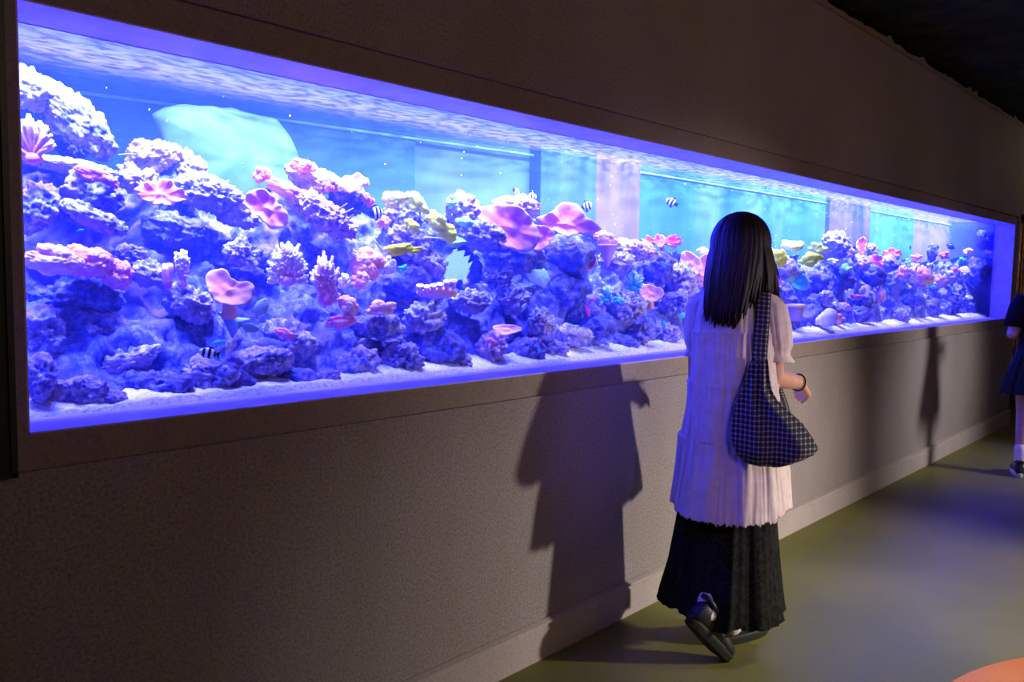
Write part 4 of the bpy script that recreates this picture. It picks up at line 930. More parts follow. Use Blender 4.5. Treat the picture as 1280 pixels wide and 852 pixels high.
# ------------------------------------------------------------------ people
M_skin = noisy('skin', (0.56, 0.30, 0.20), (0.62, 0.35, 0.24), scale=12, rough=0.5, bump=0.06, bscale=90, bdist=0.001)
M_hair = None
def hair_mat():
    m, nt, b = nodes('dark_hair'); L = nt.links.new
    tc = N(nt, 'ShaderNodeTexCoord'); mp = N(nt, 'ShaderNodeMapping'); mp.inputs['Scale'].default_value = (160, 160, 6); L(tc.outputs['Object'], mp.inputs['Vector'])
    nz = N(nt, 'ShaderNodeTexNoise', Scale=1.0, Detail=4); L(mp.outputs['Vector'], nz.inputs['Vector'])
    cr = N(nt, 'ShaderNodeValToRGB'); cr.color_ramp.elements[0].color = (0.008, 0.006, 0.006, 1); cr.color_ramp.elements[1].color = (0.03, 0.018, 0.015, 1); L(nz.outputs['Fac'], cr.inputs['Fac'])
    L(cr.outputs['Color'], b.inputs['Base Color']); b.inputs['Roughness'].default_value = 0.55; b.inputs['Specular IOR Level'].default_value = 0.3
    bp = N(nt, 'ShaderNodeBump', Strength=0.3, Distance=0.002); L(nz.outputs['Fac'], bp.inputs['Height']); L(bp.outputs['Normal'], b.inputs['Normal'])
    return m
M_hair = hair_mat()
def limb(mb, a, b, ra, rb, flat=1.0):
    a = np.array(a, float); b = np.array(b, float); pts, rr = [], []
    d = (b-a)/np.linalg.norm(b-a)
    for t in np.linspace(-90, 0, 5): pts.append(a+d*ra*math.sin(math.radians(t))); rr.append(max(ra*math.cos(math.radians(t)), 1e-4))
    for t in (0.25, 0.5, 0.75): pts.append(a+(b-a)*t); rr.append(ra+(rb-ra)*t+ra*0.04*math.sin(math.pi*t))
    for t in np.linspace(0, 90, 5): pts.append(b+d*rb*math.sin(math.radians(t))); rr.append(max(rb*math.cos(math.radians(t)), 1e-4))
    v, f = tube(pts, rr, 14, flat); mb.add(v, f)
def loft(secs, n=24):
    v, f = [], []
    for cx, cy, z, rx, ry in secs:
        for k in range(n): q = 2*math.pi*k/n; v.append((cx+rx*math.cos(q), cy+ry*math.sin(q), z))
    for i in range(len(secs)-1):
        for k in range(n): f.append((i*n+k, i*n+(k+1) % n, (i+1)*n+(k+1) % n, (i+1)*n+k))
    f.append(tuple(range(n))[::-1]); f.append(tuple((len(secs)-1)*n+k for k in range(n)))
    return np.array(v), f
def hand(mb, wrist, d, palm_n, side, s=1.0, curl=35):
    """wrist point, forearm direction d, palm normal, side=+1 thumb towards d x palm_n"""
    d = np.array(d, float); d /= np.linalg.norm(d); pn = np.array(palm_n, float); pn -= d*(pn@d); pn /= np.linalg.norm(pn); sd = np.cross(d, pn)*side
    c = np.array(wrist)
    # palm: flattened block of three overlapping limbs
    for k in (-1, -.33, .33, 1):
        limb(mb, c+sd*k*0.012*s, c+d*0.078*s+sd*k*0.028*s, 0.017*s, 0.0135*s)
    for i, (o_, L_) in enumerate(((1.15, .068), (.4, .077), (-.4, .071), (-1.15, .056))):
        b = c+d*0.080*s+sd*o_*0.0245*s; dd = d.copy()
        for j, (fr, rad) in enumerate(((.45, .0088), (.31, .0078), (.24, .0068))):
            a_ = math.radians(curl*(0.55 if j == 0 else 0.9)); dd = dd*math.cos(a_)+pn*math.sin(a_); dd /= np.linalg.norm(dd)
            e = b+dd*L_*fr*s*1.15; limb(mb, b, e, rad*s, rad*0.92*s); b = e
    b = c+d*0.022*s+sd*0.024*s; dd = d*0.65+sd*0.65+pn*0.35; dd /= np.linalg.norm(dd)
    for L_, rad in ((.034, .0125), (.030, .0098), (.024, .0082)):
        e = b+dd*L_*s; limb(mb, b, e, rad*s, rad*0.9*s); b = e; dd = dd+d*0.35; dd /= np.linalg.norm(dd)
def voxel_mesh(mb, name, mat, parent, vox=0.0055, smooth=3):
    o = mb.build(name+'_raw', mat)
    r = o.modifiers.new('r', 'REMESH'); r.mode = 'VOXEL'; r.voxel_size = vox; r.use_smooth_shade = True
    s = o.modifiers.new('s', 'SMOOTH'); s.iterations = smooth; s.factor = 0.5
    dg = bpy.context.evaluated_depsgraph_get(); me = bpy.data.meshes.new_from_object(o.evaluated_get(dg)); me.name = name
    raw = o.data; bpy.data.objects.remove(o); bpy.data.meshes.remove(raw)
    q = bpy.data.objects.new(name, me); COL.objects.link(q); q.parent = parent
    me.polygons.foreach_set('use_smooth', [True]*len(me.polygons)); me.materials.clear(); me.materials.append(mat)
    return q
def head_geo(mb, c, yaw, s=1.0):
    R_ = np.array(Matrix.Rotation(yaw, 3, 'Z')); c = np.array(c)
    def e(p, r, sub=3): v, f = ell(p, r, sub); mb.add((v*s)@R_.T+c, f)
    e((0, -0.012, 0.028), (0.073, 0.090, 0.085), 4)        # cranium
    e((0, 0.028, -0.020), (0.060, 0.062, 0.078), 4)        # face
    e((0, 0.038, -0.078), (0.036, 0.040, 0.028))           # chin
    e((0, 0.020, -0.055), (0.052, 0.055, 0.042))           # jaw
    e((0, 0.094, -0.018), (0.0085, 0.012, 0.022)); e((0, 0.098, -0.034), (0.014, 0.014, 0.010))   # nose
    e((0, 0.084, -0.058), (0.022, 0.012, 0.006)); e((0, 0.083, -0.067), (0.018, 0.012, 0.006))    # lips
    for sx in (-1, 1):
        e((sx*0.074, -0.008, -0.010), (0.010, 0.018, 0.030)); e((sx*0.030, 0.079, 0.020), (0.020, 0.010, 0.006)); e((sx*0.034, 0.066, -0.022), (0.020, 0.018, 0.020))
def eyes(c, yaw, parent, s=1.0):
    R_ = np.array(Matrix.Rotation(yaw, 3, 'Z')); c = np.array(c)
    for sx in (-1, 1):
        v, f = ell((sx*0.029, 0.078, 0.004), (0.0115, 0.0095, 0.0070), 3); new_mesh('eye', (v*s)@R_.T+c, f, M_eyew, parent)
        # dark iris, a sub-surface of its own
    for sx in (-1, 1):
        v, f = ell((sx*0.029, 0.0855, 0.004), (0.0052, 0.0030, 0.0056), 2); new_mesh('iris', (v*s)@R_.T+c, f, M_eye, parent)
M_eyew = plain('eye_white', (0.8, 0.78, 0.76), rough=0.3, bump=0)
def make_hair(parent, c, yaw, endf, bulge=1.0, n=330, seed=1, backy=-0.12):
    """locks from the parting down; endf(phi) -> (x, y, z) of the lock's tip in body frame; phi 0 = nape, +-180 = brow"""
    rn = random.Random(seed); mb = MB(); c = np.array(c); R_ = np.array(Matrix.Rotation(yaw, 3, 'Z'))
    v, f = ell((0, -0.012, 0.030), (0.082*bulge, 0.100*bulge, 0.095*bulge), 4)
    keep = v.copy(); keep[:, 1] = np.where((v[:, 2] < 0.045), np.minimum(v[:, 1], 0.035), v[:, 1]); mb.add(keep@R_.T+c, f)
    for i in range(n):
        phi = rn.uniform(-128, 128); lay = rn.random()
        q = math.radians(phi); ax = math.sin(q); ay = -math.cos(q)
        pts = []; sc = bulge*(1.0+0.10*lay)
        for t in np.linspace(8, 96, 11):
            tt = math.radians(t); pts.append(np.array([ax*math.sin(tt)*0.084*sc+0.010*math.cos(tt)*0, -0.012+ay*math.sin(tt)*0.103*sc, 0.030+math.cos(tt)*0.098*(1.0+0.04*lay)*bulge]))
        pts = [p_@R_.T+c for p_ in pts]
        e = np.array(endf(phi+math.degrees(0))); e = e+np.array([rn.uniform(-.008, .008), rn.uniform(-.012, .012)+0.02*(lay-.5)*-1, rn.uniform(-.014, .03)*(1 if lay > .2 else 2)])
        s_ = pts[-1]
        m_ = np.array([s_[0]*0.55+e[0]*0.45, s_[1]*0.6+e[1]*0.4, (s_[2]*0.62+e[2]*0.38)])
        out = (s_-c); out[2] = 0; out /= (np.linalg.norm(out)+1e-6); m_ = m_+out*0.010
        for t in np.linspace(0.1, 1, 12): pts.append(s_*(1-t)**2+2*m_*t*(1-t)+e*t*t)
        k = len(pts); w0 = rn.uniform(0.007, 0.011)
        rr = [w0*(0.5+0.5*min(1, j/4))*(1 if j < k-4 else (k-j)/5.0) for j in range(k)]
        v, f = tube(pts, rr, 6, 0.5); mb.add(v, f)
    return mb.build('hair', M_hair, parent)
def cloth(name, secs, foldf, mat, parent, n=260, m=110, hemf=None, thick=0.003, zt=None):
    """secs: (z, cx, cy, rx, ry) from top to bottom; foldf(theta, t, z) -> radial offset"""
    S = np.array(secs); z0, z1 = S[0, 0], S[-1, 0]; v = []
    th = np.linspace(0, 2*math.pi, n, endpoint=False)
    for i in range(m):
        t = i/(m-1); z = z0+(z1-z0)*t
        cx, cy, rx, ry = [np.interp(-z, -S[:, 0], S[:, k]) for k in (1, 2, 3, 4)]
        r = foldf(th, t, z); zz = np.full(n, z)
        if hemf is not None: zz = zz+hemf(th)*np.clip((t-0.55)/0.45, 0, 1)**2
        v.append(np.stack([cx+(rx+r)*np.cos(th), cy+(ry+r)*np.sin(th), zz], 1))
    v = np.concatenate(v); f = [(i*n+k, (i+1)*n+k, (i+1)*n+(k+1) % n, i*n+(k+1) % n) for i in range(m-1) for k in range(n)]
    o = new_mesh(name, v, f, mat, parent)
    so = o.modifiers.new('solid', 'SOLIDIFY'); so.thickness = thick; so.offset = -1
    return o
def cyc(th, freq, seed, k=1.0):
    return fbm(np.stack([np.cos(th)*freq, np.sin(th)*freq, np.full_like(th, seed*3.7)+k], 1), 2, seed)
def fabric(name, c, scale=260, rough=0.9, bump=0.35, c2=None):
    m = noisy(name, c, c2 or [min(1, k*1.12) for k in c], scale=30, rough=rough, bump=bump, bscale=scale, bdist=0.0015, spec=0.1)
    return m
M_blouse = fabric('cream_cotton', (0.66, 0.56, 0.52), c2=(0.74, 0.64, 0.60))
M_skirt = noisy('black_textured_skirt', (0.007, 0.008, 0.007), (0.022, 0.023, 0.022), scale=60, rough=0.9, bump=0.7, bscale=110, bdist=0.004, spec=0.1)
M_shoe = plain('black_leather', (0.012, 0.014, 0.013), rough=0.45, spec=0.5, bump=0.05)
M_sole = plain('black_rubber', (0.016, 0.017, 0.017), rough=0.6)
M_sock = fabric('white_sock', (0.80, 0.76, 0.76))
M_lace = plain('shoe_lace', (0.02, 0.02, 0.02), rough=0.7)
M_metal = plain('eyelet_metal', (0.7, 0.7, 0.7), rough=0.2, metal=1, bump=0)
def make_shoe(parent, M, mat_u, mat_s, Ls=0.255, label=None):
    """shoe space: y toe, x right, z up, heel at y=0; M maps it into the parent frame"""
    def tf(v): return np.array([(M@Vector(p))[:] for p in v])
    st = [(-.004, .020, .055), (.01, .030, .085), (.04, .034, .094), (.075, .034, .092), (.11, .036, .078), (.15, .041, .062), (.19, .044, .052), (.225, .038, .044), (.247, .024, .032), (.256, .008, .018)]
    n = 20; v, f = [], []
    for y, w_, h_ in st:
        for k in range(n):
            q = 2*math.pi*k/n; cz = math.sin(q); v.append((w_*math.copysign(abs(math.cos(q))**0.8, math.cos(q)), y, 0.020+(h_*0.5)*(1+math.copysign(abs(cz)**0.75, cz))))
    f = [(i*n+k, (i+1)*n+k, (i+1)*n+(k+1) % n, i*n+(k+1) % n) for i in range(len(st)-1) for k in range(n)]+[tuple(range(n)), tuple((len(st)-1)*n+k for k in range(n))[::-1]]
    up = new_mesh('shoe', tf(v), f, mat_u, parent)
    if label: up['label'] = label
    # collar
    v, f = tube([(0.030*math.cos(a), 0.045+0.046*math.sin(a), 0.104+0.012*math.cos(a-math.pi/2)*-1) for a in np.linspace(0, 2*math.pi, 25)], 0.009, 8)
    new_mesh('collar', tf(v), f, mat_u, up)
    k = 48; out = []
    for i in range(k):
        q = 2*math.pi*i/k; y = 0.126+0.136*math.sin(q); w_ = 0.040+0.009*math.sin(q*1.0)-0.004*math.cos(2*q); out.append((w_*math.cos(q)*1.05, y))
    v, f = [], []; lv = [(0.000, .94), (0.004, 1.0), (0.014, .985), (0.016, 1.01), (0.030, 1.03), (0.034, 1.0)]
    for z, s_ in lv:
        for x, y in out: v.append((x*s_, 0.126+(y-0.126)*s_, z+(0.010*max(0, (y-.2)/.06)**2 if z < .02 else 0)))
    f = [(i*k+j, i*k+(j+1) % k, (i+1)*k+(j+1) % k, (i+1)*k+j) for i in range(len(lv)-1) for j in range(k)]+[tuple(range(k))[::-1], tuple((len(lv)-1)*k+j for j in range(k))]
    new_mesh('sole', tf(v), f, mat_s, up)
    lm = MB()
    for j in range(4):
        y = 0.105+j*0.018; z = 0.110-j*0.0105
        v, f = tube([(-0.024, y, z-0.014), (-0.010, y+0.003, z-0.001), (0.010, y+0.003, z-0.001), (0.024, y, z-0.014)], 0.0028, 6); lm.add(v, f)
    o = lm.build('laces', M_lace, up); o.data.transform(M)
    em = MB()
    for sx in (-1, 1):
        for j in range(4): v, f = ell((sx*0.026, 0.105+j*0.018, 0.096-j*0.0105), (.0035,)*3, 2); em.add(v, f)
    o = em.build('eyelets', M_metal, up); o.data.transform(M)
    return up

# ---- the woman watching the tank
WB = np.array([2.828, -0.432, 0.0]); WAZ = math.atan2(WB[1]-CAM[1], WB[0])-math.pi/2
wm = empty('person', WB, WAZ)
tag(wm, 'person seen from behind in white tiered blouse and long black skirt, watching the tank', 'person')
HY = math.radians(14); HC = (0.008, 0.005, 1.470)
mb = MB()
v, f = loft([(0, 0, .80, .05, .05), (0, 0, .83, .130, .10), (0, 0, .90, .145, .105), (0, 0, .98, .120, .09), (0, 0, 1.06, .110, .085), (0, 0, 1.16, .125, .095), (0, 0, 1.25, .130, .088), (0, -.005, 1.295, .110, .070), (0, -.01, 1.325, .075, .055), (0, -.01, 1.335, .03, .03)], 28); mb.add(v, f)
for sx in (-1, 1): v, f = ell((sx*.055, .055, 1.17), (.050, .038, .050)); mb.add(v, f); v, f = ell((sx*.065, -.075, .86), (.07, .06, .08)); mb.add(v, f)
limb(mb, (0, -.012, 1.30), (0, .0, 1.40), .052, .046); head_geo(mb, HC, HY)
AN_L, AN_R = (-.057, -.183, .19), (.028, .030, .10)
KN_L, KN_R = (-.065, .035, .50), (.075, .07, .49)
for sx, K, A in ((-1, KN_L, AN_L), (1, KN_R, AN_R)):
    limb(mb, (sx*.082, 0, .84), K, .082, .052); limb(mb, K, tuple(np.array(K)*.62+np.array(A)*.38+np.array([0, -.012, 0])), .052, .050); limb(mb, K, A, .050, .034)
# feet inside the shoes
FL_d = np.array((.521, .478, -.707)); FL_up = np.array((.521, .478, .707))
heelL = np.array((-.125, -.245, .172)); heelR = np.array((-.010, .000, 0.0)); FR_d = np.array((.66, .75, 0)); FR_d /= np.linalg.norm(FR_d)
limb(mb, AN_L, heelL+FL_d*.10+FL_up*.055, .034, .030); limb(mb, heelL+FL_d*.10+FL_up*.055, heelL+FL_d*.20+FL_up*.045, .028, .022)
limb(mb, AN_R, heelR+FR_d*.10+np.array([0, 0, .06]), .034, .030); limb(mb, heelR+FR_d*.10+np.array([0, 0, .06]), heelR+FR_d*.20+np.array([0, 0, .048]), .028, .022)
SH_L, SH_R = (-.120, -.005, 1.270), (.130, -.005, 1.270)
EL_L, EL_R = (-.125, .04, 1.03), (.142, .015, 1.020)
WR_L, WR_R = (-.135, .19, .93), (.250, .165, .985)
for S_, E_, W_ in ((SH_L, EL_L, WR_L), (SH_R, EL_R, WR_R)):
    limb(mb, S_, E_, .047, .037); limb(mb, E_, W_, .038, .0245)
hand(mb, WR_R, (.25, .75, -.35), (-.8, .1, -.55), 1, .93, 40)
hand(mb, WR_L, (.35, .9, -.1), (.3, -.1, -.9), 1, .93, 40)
voxel_mesh(mb, 'body', M_skin, wm, 0.0052, 3)
eyes(HC, HY, wm)
# hair
def hend(phi):
    # phi<0: her left side; phi>0: her right side
    a = abs(phi)
    if phi > 35:    # right side falls over the right shoulder, a little forward
        k = min(1, (phi-35)/60); return (0.105+0.040*k, -0.085+0.11*k, 1.335-0.02*k+0.0)
    if phi > 5:
        k = (phi-5)/30; return (0.012+0.093*k, -0.140+0.055*k, 1.215+0.12*k**0.7)
    if phi > -75:
        k = (phi+75)/80; return (-0.098+0.110*k, -0.128-0.012*k, 1.228-0.014*k)
    k = min(1, (a-75)/50); return (-0.098-0.012*k, -0.11+0.16*k, 1.225+0.10*k)
make_hair(wm, HC, HY, hend, bulge=1.10, n=620, seed=3)
v, f = ell((0.079, -0.045, 1.437), (0.004, 0.004, 0.009), 2); new_mesh('earring', v, f, M_metal, wm)
# blouse
tiers = [1.36, 1.185, 1.000, .800, .545]
def blouse_fold(th, t, z):
    r = np.zeros_like(th)
    for i in range(4):
        if tiers[i+1] <= z <= tiers[i] or (i == 3 and z < tiers[4]):
            u = (tiers[i]-z)/(tiers[i]-tiers[i+1]); amp = [0.003, .006, .008, .011][i]
            gath = cyc(th, 17+i*2, 3+i)*0.009*math.exp(-u*4)*(i > 0)
            wide = cyc(th, 3.2, 11, (i+u)*.35)*amp*2.0*min(1, u*1.6+.25)
            fine = cyc(th, 9, 21, (i+u)*.7)*amp*1.0
            r = gath+wide+fine+0.0035*math.exp(-u*7)*(i > 0)
    return r
def blouse_hem(th): return 0.012*cyc(th, 30, 61)+0.008*cyc(th, 80, 62)-0.015*np.sin(th)*-1
bs = [(1.362, 0, -.005, .060, .058), (1.350, 0, -.008, .085, .066), (1.335, 0, -.01, .115, .080), (1.305, 0, -.012, .140, .098), (1.25, 0, -.012, .148, .112), (1.185, 0, -.01, .150, .122), (1.00, 0, 0, .158, .165), (.80, 0, .005, .182, .205), (.550, 0, .01, .212, .262)]
cloth('blouse', bs, blouse_fold, M_blouse, wm, n=420, m=190, hemf=blouse_hem, thick=.0025)
def sleeve(sx):
    n, m_ = 60, 34; v = []
    top = np.array((sx*.110, -.008, 1.325)); el = np.array((.150, .005, 1.080)) if sx > 0 else np.array((-.122, .025, 1.085))
    for i in range(m_):
        t = i/(m_-1); c = top+(el-top)*t; R_ = np.interp(t, [0, .12, .4, .75, .86, .90, 1.0], [.034, .068, .071, .066, .054, .054, .064])*(1 if sx > 0 else .90)
        th = np.linspace(0, 2*math.pi, n, endpoint=False)
        r = R_*(1+0.10*cyc(th, 5, 71+int(sx), t)*min(1, t*3)+0.05*cyc(th, 14, 75)*(t > .6)+(0.16*cyc(th, 9, 79)*max(0, (t-.88)/.12)))
        v.append(np.stack([c[0]+r*np.cos(th)*.98, c[1]+r*np.sin(th)*1.02, np.full(n, c[2])+sx*0.30*r*np.cos(th)*-1*(1-t)+.004*cyc(th, 20, 81)*(t > .95)], 1))
    v = np.concatenate(v); f = [(i*n+k, (i+1)*n+k, (i+1)*n+(k+1) % n, i*n+(k+1) % n) for i in range(m_-1) for k in range(n)]+[tuple(range(n))]
    o = new_mesh('sleeve', v, f, M_blouse, wm); so = o.modifiers.new('solid', 'SOLIDIFY'); so.thickness = .002
sleeve(1); sleeve(-1)
# skirt
def skirt_fold(th, t, z): return (cyc(th, 2.8, 91, t*.4)*.030+cyc(th, 6, 92, t*.4)*.010)*(t**.8)+0.006*cyc(th, 22, 93)*max(0, (t-.96)/.04)
def skirt_hem(th): return 0.020*cyc(th, 3.0, 95)+0.008*cyc(th, 12, 96)+0.045*np.maximum(0, -np.cos(th))*1.0+0.012*np.maximum(0, np.cos(th))+0.012
cloth('skirt', [(.94, 0, 0, .125, .10), (.80, 0, 0, .150, .13), (.55, 0, 0, .170, .155), (.30, -.005, -.005, .200, .175), (.125, -.012, -.015, .228, .195)], skirt_fold, M_skirt, wm, n=360, m=120, hemf=skirt_hem, thick=.004)
# ruffled hem edge
# socks
sm = MB(); limb(sm, tuple(np.array(AN_L)+(np.array(KN_L)-np.array(AN_L))*.16), AN_L, .0375, .0365)
sm.build('sock', M_sock, wm)
sm = MB(); limb(sm, tuple(np.array(AN_R)+(np.array(KN_R)-np.array(AN_R))*.15), (AN_R[0], AN_R[1], .075), .043, .042); sm.build('sock', M_sock, wm)
def frame_M(org, y_, z_):
    y_ = Vector(y_).normalized(); z_ = Vector(z_).normalized(); z_ = (z_-y_*z_.dot(y_)).normalized(); x_ = y_.cross(z_)
    m_ = Matrix((x_, y_, z_)).transposed().to_4x4(); m_.translation = Vector(org); return m_
make_shoe(wm, frame_M(heelL-FL_up*0.0, FL_d, FL_up), M_shoe, M_sole)
make_shoe(wm, frame_M(heelR, FR_d, (0, 0, 1)), M_shoe, M_sole)
# dark hair tie round the right wrist
wr = np.array(WR_R)*.9+np.array(EL_R)*.1; ad = np.array(WR_R)-np.array(EL_R); ad /= np.linalg.norm(ad); a1 = np.cross(ad, (0, 0, 1)); a1 /= np.linalg.norm(a1); a2 = np.cross(ad, a1)
v, f = tube([wr+.031*(a1*math.cos(q)+a2*math.sin(q)) for q in np.linspace(0, 2*math.pi, 30)], .0035, 6); new_mesh('bracelet', v, f, plain('bracelet_black', (.015, .015, .015)), wm)

# ---- the checked tote bag (hangs from her right shoulder)
def gingham():
    m, nt, b = nodes('navy_check_cloth'); L = nt.links.new
    at = N(nt, 'ShaderNodeAttribute'); at.attribute_name = 'cloth_uv'
    sp = N(nt, 'ShaderNodeSeparateXYZ'); L(at.outputs['Vector'], sp.inputs[0]); outs = []
    for i in (0, 1):
        f_ = N(nt, 'ShaderNodeMath', operation='FRACT'); L(sp.outputs[i], f_.inputs[0])
        g = N(nt, 'ShaderNodeMath', operation='LESS_THAN'); g.inputs[1].default_value = 0.30; L(f_.outputs[0], g.inputs[0]); outs.append(g)
    ad = N(nt, 'ShaderNodeMath', operation='ADD'); L(outs[0].outputs[0], ad.inputs[0]); L(outs[1].outputs[0], ad.inputs[1])
    hf_ = N(nt, 'ShaderNodeMath', operation='MULTIPLY'); hf_.inputs[1].default_value = 0.5; L(ad.outputs[0], hf_.inputs[0])
    cr = N(nt, 'ShaderNodeValToRGB'); cr.color_ramp.interpolation = 'CONSTANT'; el = cr.color_ramp.elements
    el[0].position = 0; el[0].color = (0.014, 0.015, 0.022, 1); el[1].position = 0.75; el[1].color = (0.42, 0.41, 0.40, 1); e = el.new(0.25); e.color = (0.10, 0.10, 0.12, 1)
    L(hf_.outputs[0], cr.inputs['Fac']); L(cr.outputs['Color'], b.inputs['Base Color']); b.inputs['Roughness'].default_value = 0.9
    return m
M_bag = gingham(); M_seam = fabric('navy_seam_cloth', (0.015, 0.02, 0.04))
bag = empty('tote_bag', WB, WAZ); tag(bag, 'slouchy navy and white checked tote bag hanging from the person\'s right shoulder', 'bag')
def bag_rows(rows, name, thf, nn=40, cell=0.0165, yoff=-0.10):
    """rows: (z, xl, xr, thickness, y centre)"""
    R_ = np.array(rows); zs = R_[:, 0]; m_ = 70; v, uv = [], []; arc = 0; pz = None
    for i in range(m_):
        z = zs[0]+(zs[-1]-zs[0])*i/(m_-1); xl, xr, th, yc = [np.interp(-z, -zs, R_[:, k]) for k in (1, 2, 3, 4)]
        xc, w_ = (xl+xr)/2, (xr-xl)/2; arc = (zs[0]-z)
        for k in range(nn):
            q = 2*math.pi*k/nn; cx = math.copysign(abs(math.cos(q))**.75, math.cos(q)); sy = math.copysign(abs(math.sin(q))**.8, math.sin(q))
            fold = thf*0.014*math.sin(cx*8+(z-.95)*10*cx+1)*(abs(sy))*min(1, th/.04)
            v.append((xc+w_*cx, yc+th/2*sy+(fold if sy < 0 else -fold), z)); uv.append(((xc-.09+cx*w_)*1.1/cell+100, arc/cell, 0))
    f = [(i*nn+k, (i+1)*nn+k, (i+1)*nn+(k+1) % nn, i*nn+(k+1) % nn) for i in range(m_-1) for k in range(nn)]+[tuple(range(nn)), tuple((m_-1)*nn+k for k in range(nn))[::-1]]
    o = new_mesh(name, v, f, M_bag, bag); a = o.data.attributes.new('cloth_uv', 'FLOAT_VECTOR', 'POINT'); a.data.foreach_set('vector', np.array(uv).ravel()); return o
bag_rows([(1.1, 0.062, 0.116, 0.016, -0.15), (1.05, 0.046, 0.122, 0.03, -0.166), (1.0, 0.03, 0.13, 0.045, -0.182), (0.965, 0.018, 0.15, 0.06, -0.192), (0.93, 0.008, 0.19, 0.075, -0.2), (0.895, 0.002, 0.232, 0.09, -0.207), (0.85, 0.0, 0.266, 0.1, -0.216), (0.815, 0.006, 0.286, 0.105, -0.223), (0.795, 0.014, 0.276, 0.1, -0.228), (0.772, 0.028, 0.236, 0.085, -0.232), (0.752, 0.05, 0.19, 0.05, -0.235), (0.745, 0.075, 0.165, 0.02, -0.235)], 'bag_body', 1.0)
# strap: up over the shoulder and down the front of the body
path = [(.088, -.156, 1.085), (.088, -.142, 1.14), (.092, -.128, 1.22), (.094, -.112, 1.29), (.095, -.075, 1.338), (.096, -.02, 1.358), (.097, .04, 1.345), (.099, .10, 1.28), (.102, .125, 1.18), (.115, .13, 1.10), (.15, .09, .98), (.17, .0, .93), (.17, -.14, .92)]
path = np.array(path); tt = np.linspace(0, len(path)-1, 90); sp_ = np.stack([np.interp(tt, range(len(path)), path[:, k]) for k in range(3)], 1)
for _ in range(4): sp_[1:-1] = (sp_[:-2]+sp_[2:]+2*sp_[1:-1])/4
v, uv = [], []; cum = np.concatenate([[0], np.cumsum(np.linalg.norm(np.diff(sp_, axis=0), axis=1))])
for i, p_ in enumerate(sp_):
    t_ = sp_[min(i+1, 89)]-sp_[max(i-1, 0)]; t_ /= np.linalg.norm(t_); s_ = np.array([1.0, 0.15, 0]); s_ -= t_*(s_@t_); s_ /= np.linalg.norm(s_); n_ = np.cross(t_, s_)
    for dx, dn in ((-1, -1), (-.5, -1.3), (.5, -1.3), (1, -1), (1, 1), (.5, 1.3), (-.5, 1.3), (-1, 1)):
        v.append(p_+s_*dx*.026+n_*dn*.0035); uv.append((dx*.026/.0165+50, cum[i]/.0165, 0))
o = new_mesh('strap', v, [(i*8+k, i*8+(k+1) % 8, (i+1)*8+(k+1) % 8, (i+1)*8+k) for i in range(89) for k in range(8)]+[tuple(range(8))[::-1], tuple(89*8+k for k in range(8))], M_bag, bag)
a = o.data.attributes.new('cloth_uv', 'FLOAT_VECTOR', 'POINT'); a.data.foreach_set('vector', np.array(uv).ravel())

# ---- second visitor, cut by the right edge of the picture
VB = F(1293, 597); VAZ = math.radians(-75)
vp = empty('person', VB, VAZ); tag(vp, 'person in black top and flared dark skirt at the far right edge', 'person')
mb = MB()
v, f = loft([(0, 0, .78, .05, .05), (0, 0, .81, .135, .10), (0, 0, .88, .150, .105), (0, 0, .97, .12, .09), (0, 0, 1.05, .11, .085), (0, 0, 1.15, .13, .095), (0, 0, 1.23, .145, .092), (0, 0, 1.275, .13, .075), (0, 0, 1.305, .07, .055), (0, 0, 1.32, .03, .03)], 28); mb.add(v, f)
limb(mb, (0, 0, 1.28), (0, .01, 1.38), .050, .045); head_geo(mb, (0, .015, 1.45), 0)
for sx in (-1, 1):
    K = (sx*.085, .03, .46); A = (sx*.09, -.01, .10); limb(mb, (sx*.085, 0, .82), K, .08, .05); limb(mb, K, A, .050, .033); limb(mb, A, (sx*.095, .12, .045), .034, .026); limb(mb, (A[0], A[1], .08), (sx*.09, -.02, .05), .034, .03)
    S_ = (sx*.145, 0, 1.25); E_ = (sx*.19, -.02, 1.01); W_ = (sx*.12, .17, .98); limb(mb, S_, E_, .045, .036); limb(mb, E_, W_, .037, .024)
    hand(mb, W_, (-sx*.6, .7, .2), (-sx*.3, -.5, -.8), sx, .9, 45)
voxel_mesh(mb, 'body', M_skin, vp, 0.0065, 3); eyes((0, .015, 1.45), 0, vp)
def hend2(phi):
    q = math.radians(max(-120, min(120, phi))); return (math.sin(q)*.115, -.02-math.cos(q)*.105, 1.20)
make_hair(vp, (0, .015, 1.45), 0, hend2, bulge=1.08, n=260, seed=8)
M_top = fabric('black_knit', (0.012, 0.012, 0.015))
cloth('top', [(1.33, 0, 0, .062, .060), (1.30, 0, 0, .10, .075), (1.27, 0, 0, .140, .09), (1.20, 0, 0, .150, .11), (1.05, 0, 0, .135, .108), (.90, 0, 0, .155, .118)], lambda th, t, z: cyc(th, 4, 5)*.006, M_top, vp, n=120, m=50)
for sx in (-1, 1):
    v, f = tube([(sx*.125, 0, 1.275), (sx*.160, -.005, 1.20), (sx*.185, -.015, 1.10), (sx*.190, -.02, 1.06)], [.05, .062, .060, .062], 20); new_mesh('sleeve', v, f, M_top, vp)
cloth('skirt', [(.95, 0, 0, .135, .112), (.88, 0, 0, .165, .14), (.75, 0, 0, .20, .175), (.60, 0, 0, .24, .215)], lambda th, t, z: cyc(th, 5, 9, t)*.045*t, fabric('dark_green_skirt', (0.016, 0.022, 0.018)), vp, n=200, m=60, hemf=lambda th: .02*cyc(th, 4, 12))
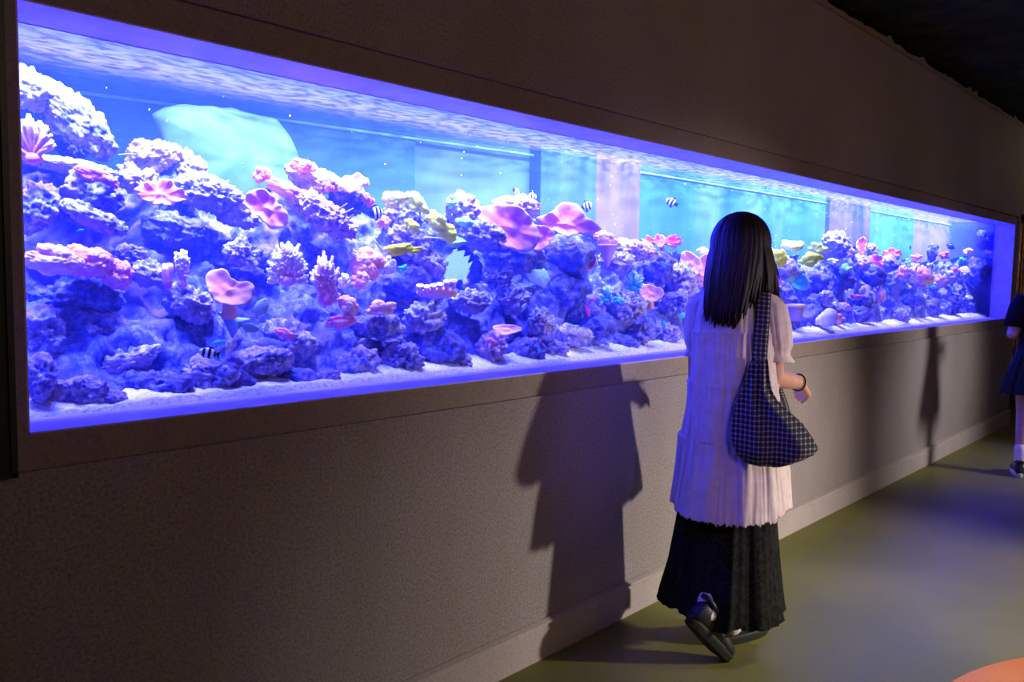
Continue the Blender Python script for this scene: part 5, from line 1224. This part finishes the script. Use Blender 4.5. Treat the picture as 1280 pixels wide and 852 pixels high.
M_white_shoe = plain('white_trainer', (0.75, 0.72, 0.78), rough=0.5)
for sx in (-1, 1):
    sm = MB(); limb(sm, (sx*.09, -.005, .20), (sx*.09, -.01, .085), .046, .042); sm.build('sock', M_sock, vp)
    make_shoe(vp, frame_M((sx*.092, -.065, 0.0), (sx*.06, 1, 0), (0, 0, 1)), M_shoe, M_white_shoe, label='dark shoe with a white rubber sole')

# ---- glittering strip curtain in the passage past the aquarium
rn = random.Random(4); gm = MB()
M_gold = noisy('gold_foil', (0.75, 0.45, 0.15), (0.95, 0.80, 0.45), 30, rough=0.25, metal=1, bump=0.3)
for i in range(150):
    x = rn.uniform(9.36, 11.4); y = .08+rn.uniform(-.05, .05); a = rn.uniform(0, 3.1)
    zt = 2.0; v = []; k = 26
    for j in range(k):
        z = zt-1.75*j/(k-1); a += rn.uniform(-.25, .35); w_ = .009; v += [(x-w_*math.cos(a), y-w_*math.sin(a), z), (x+w_*math.cos(a), y+w_*math.sin(a), z), (x+w_*math.cos(a)+.0008, y+w_*math.sin(a)+.0008, z), (x-w_*math.cos(a)+.0008, y-w_*math.sin(a)+.0008, z)]
    gm.add(v, [(4*j+q, 4*j+(q+1) % 4, 4*j+4+(q+1) % 4, 4*j+4+q) for j in range(k-1) for q in range(4)]+[(3, 2, 1, 0), (4*k-4, 4*k-3, 4*k-2, 4*k-1)])
tc_ = empty('foil_curtain', (10.4, .08, 0)); tag(tc_, 'glittering gold foil strip curtain at the far right, past the end of the wall', 'curtain')
o = gm.build('foil_strips', M_gold, tc_); o.matrix_parent_inverse = Matrix.Translation((-10.4, -.08, 0)); o['kind'] = 'stuff'
v, f = tube([(9.32, .08, 2.005), (11.5, .08, 2.005)], .014, 12); o = new_mesh('rail', v, f, M_metal, tc_); o.matrix_parent_inverse = Matrix.Translation((-10.4, -.08, 0))
light('added_foil_light', 'POINT', (9.9, -0.9, 2.6), (9.9, 0, 0), 5, (1.0, 0.78, 0.55), shadow_soft_size=0.06)  # added light that makes the foil strips glint, no lamp known there
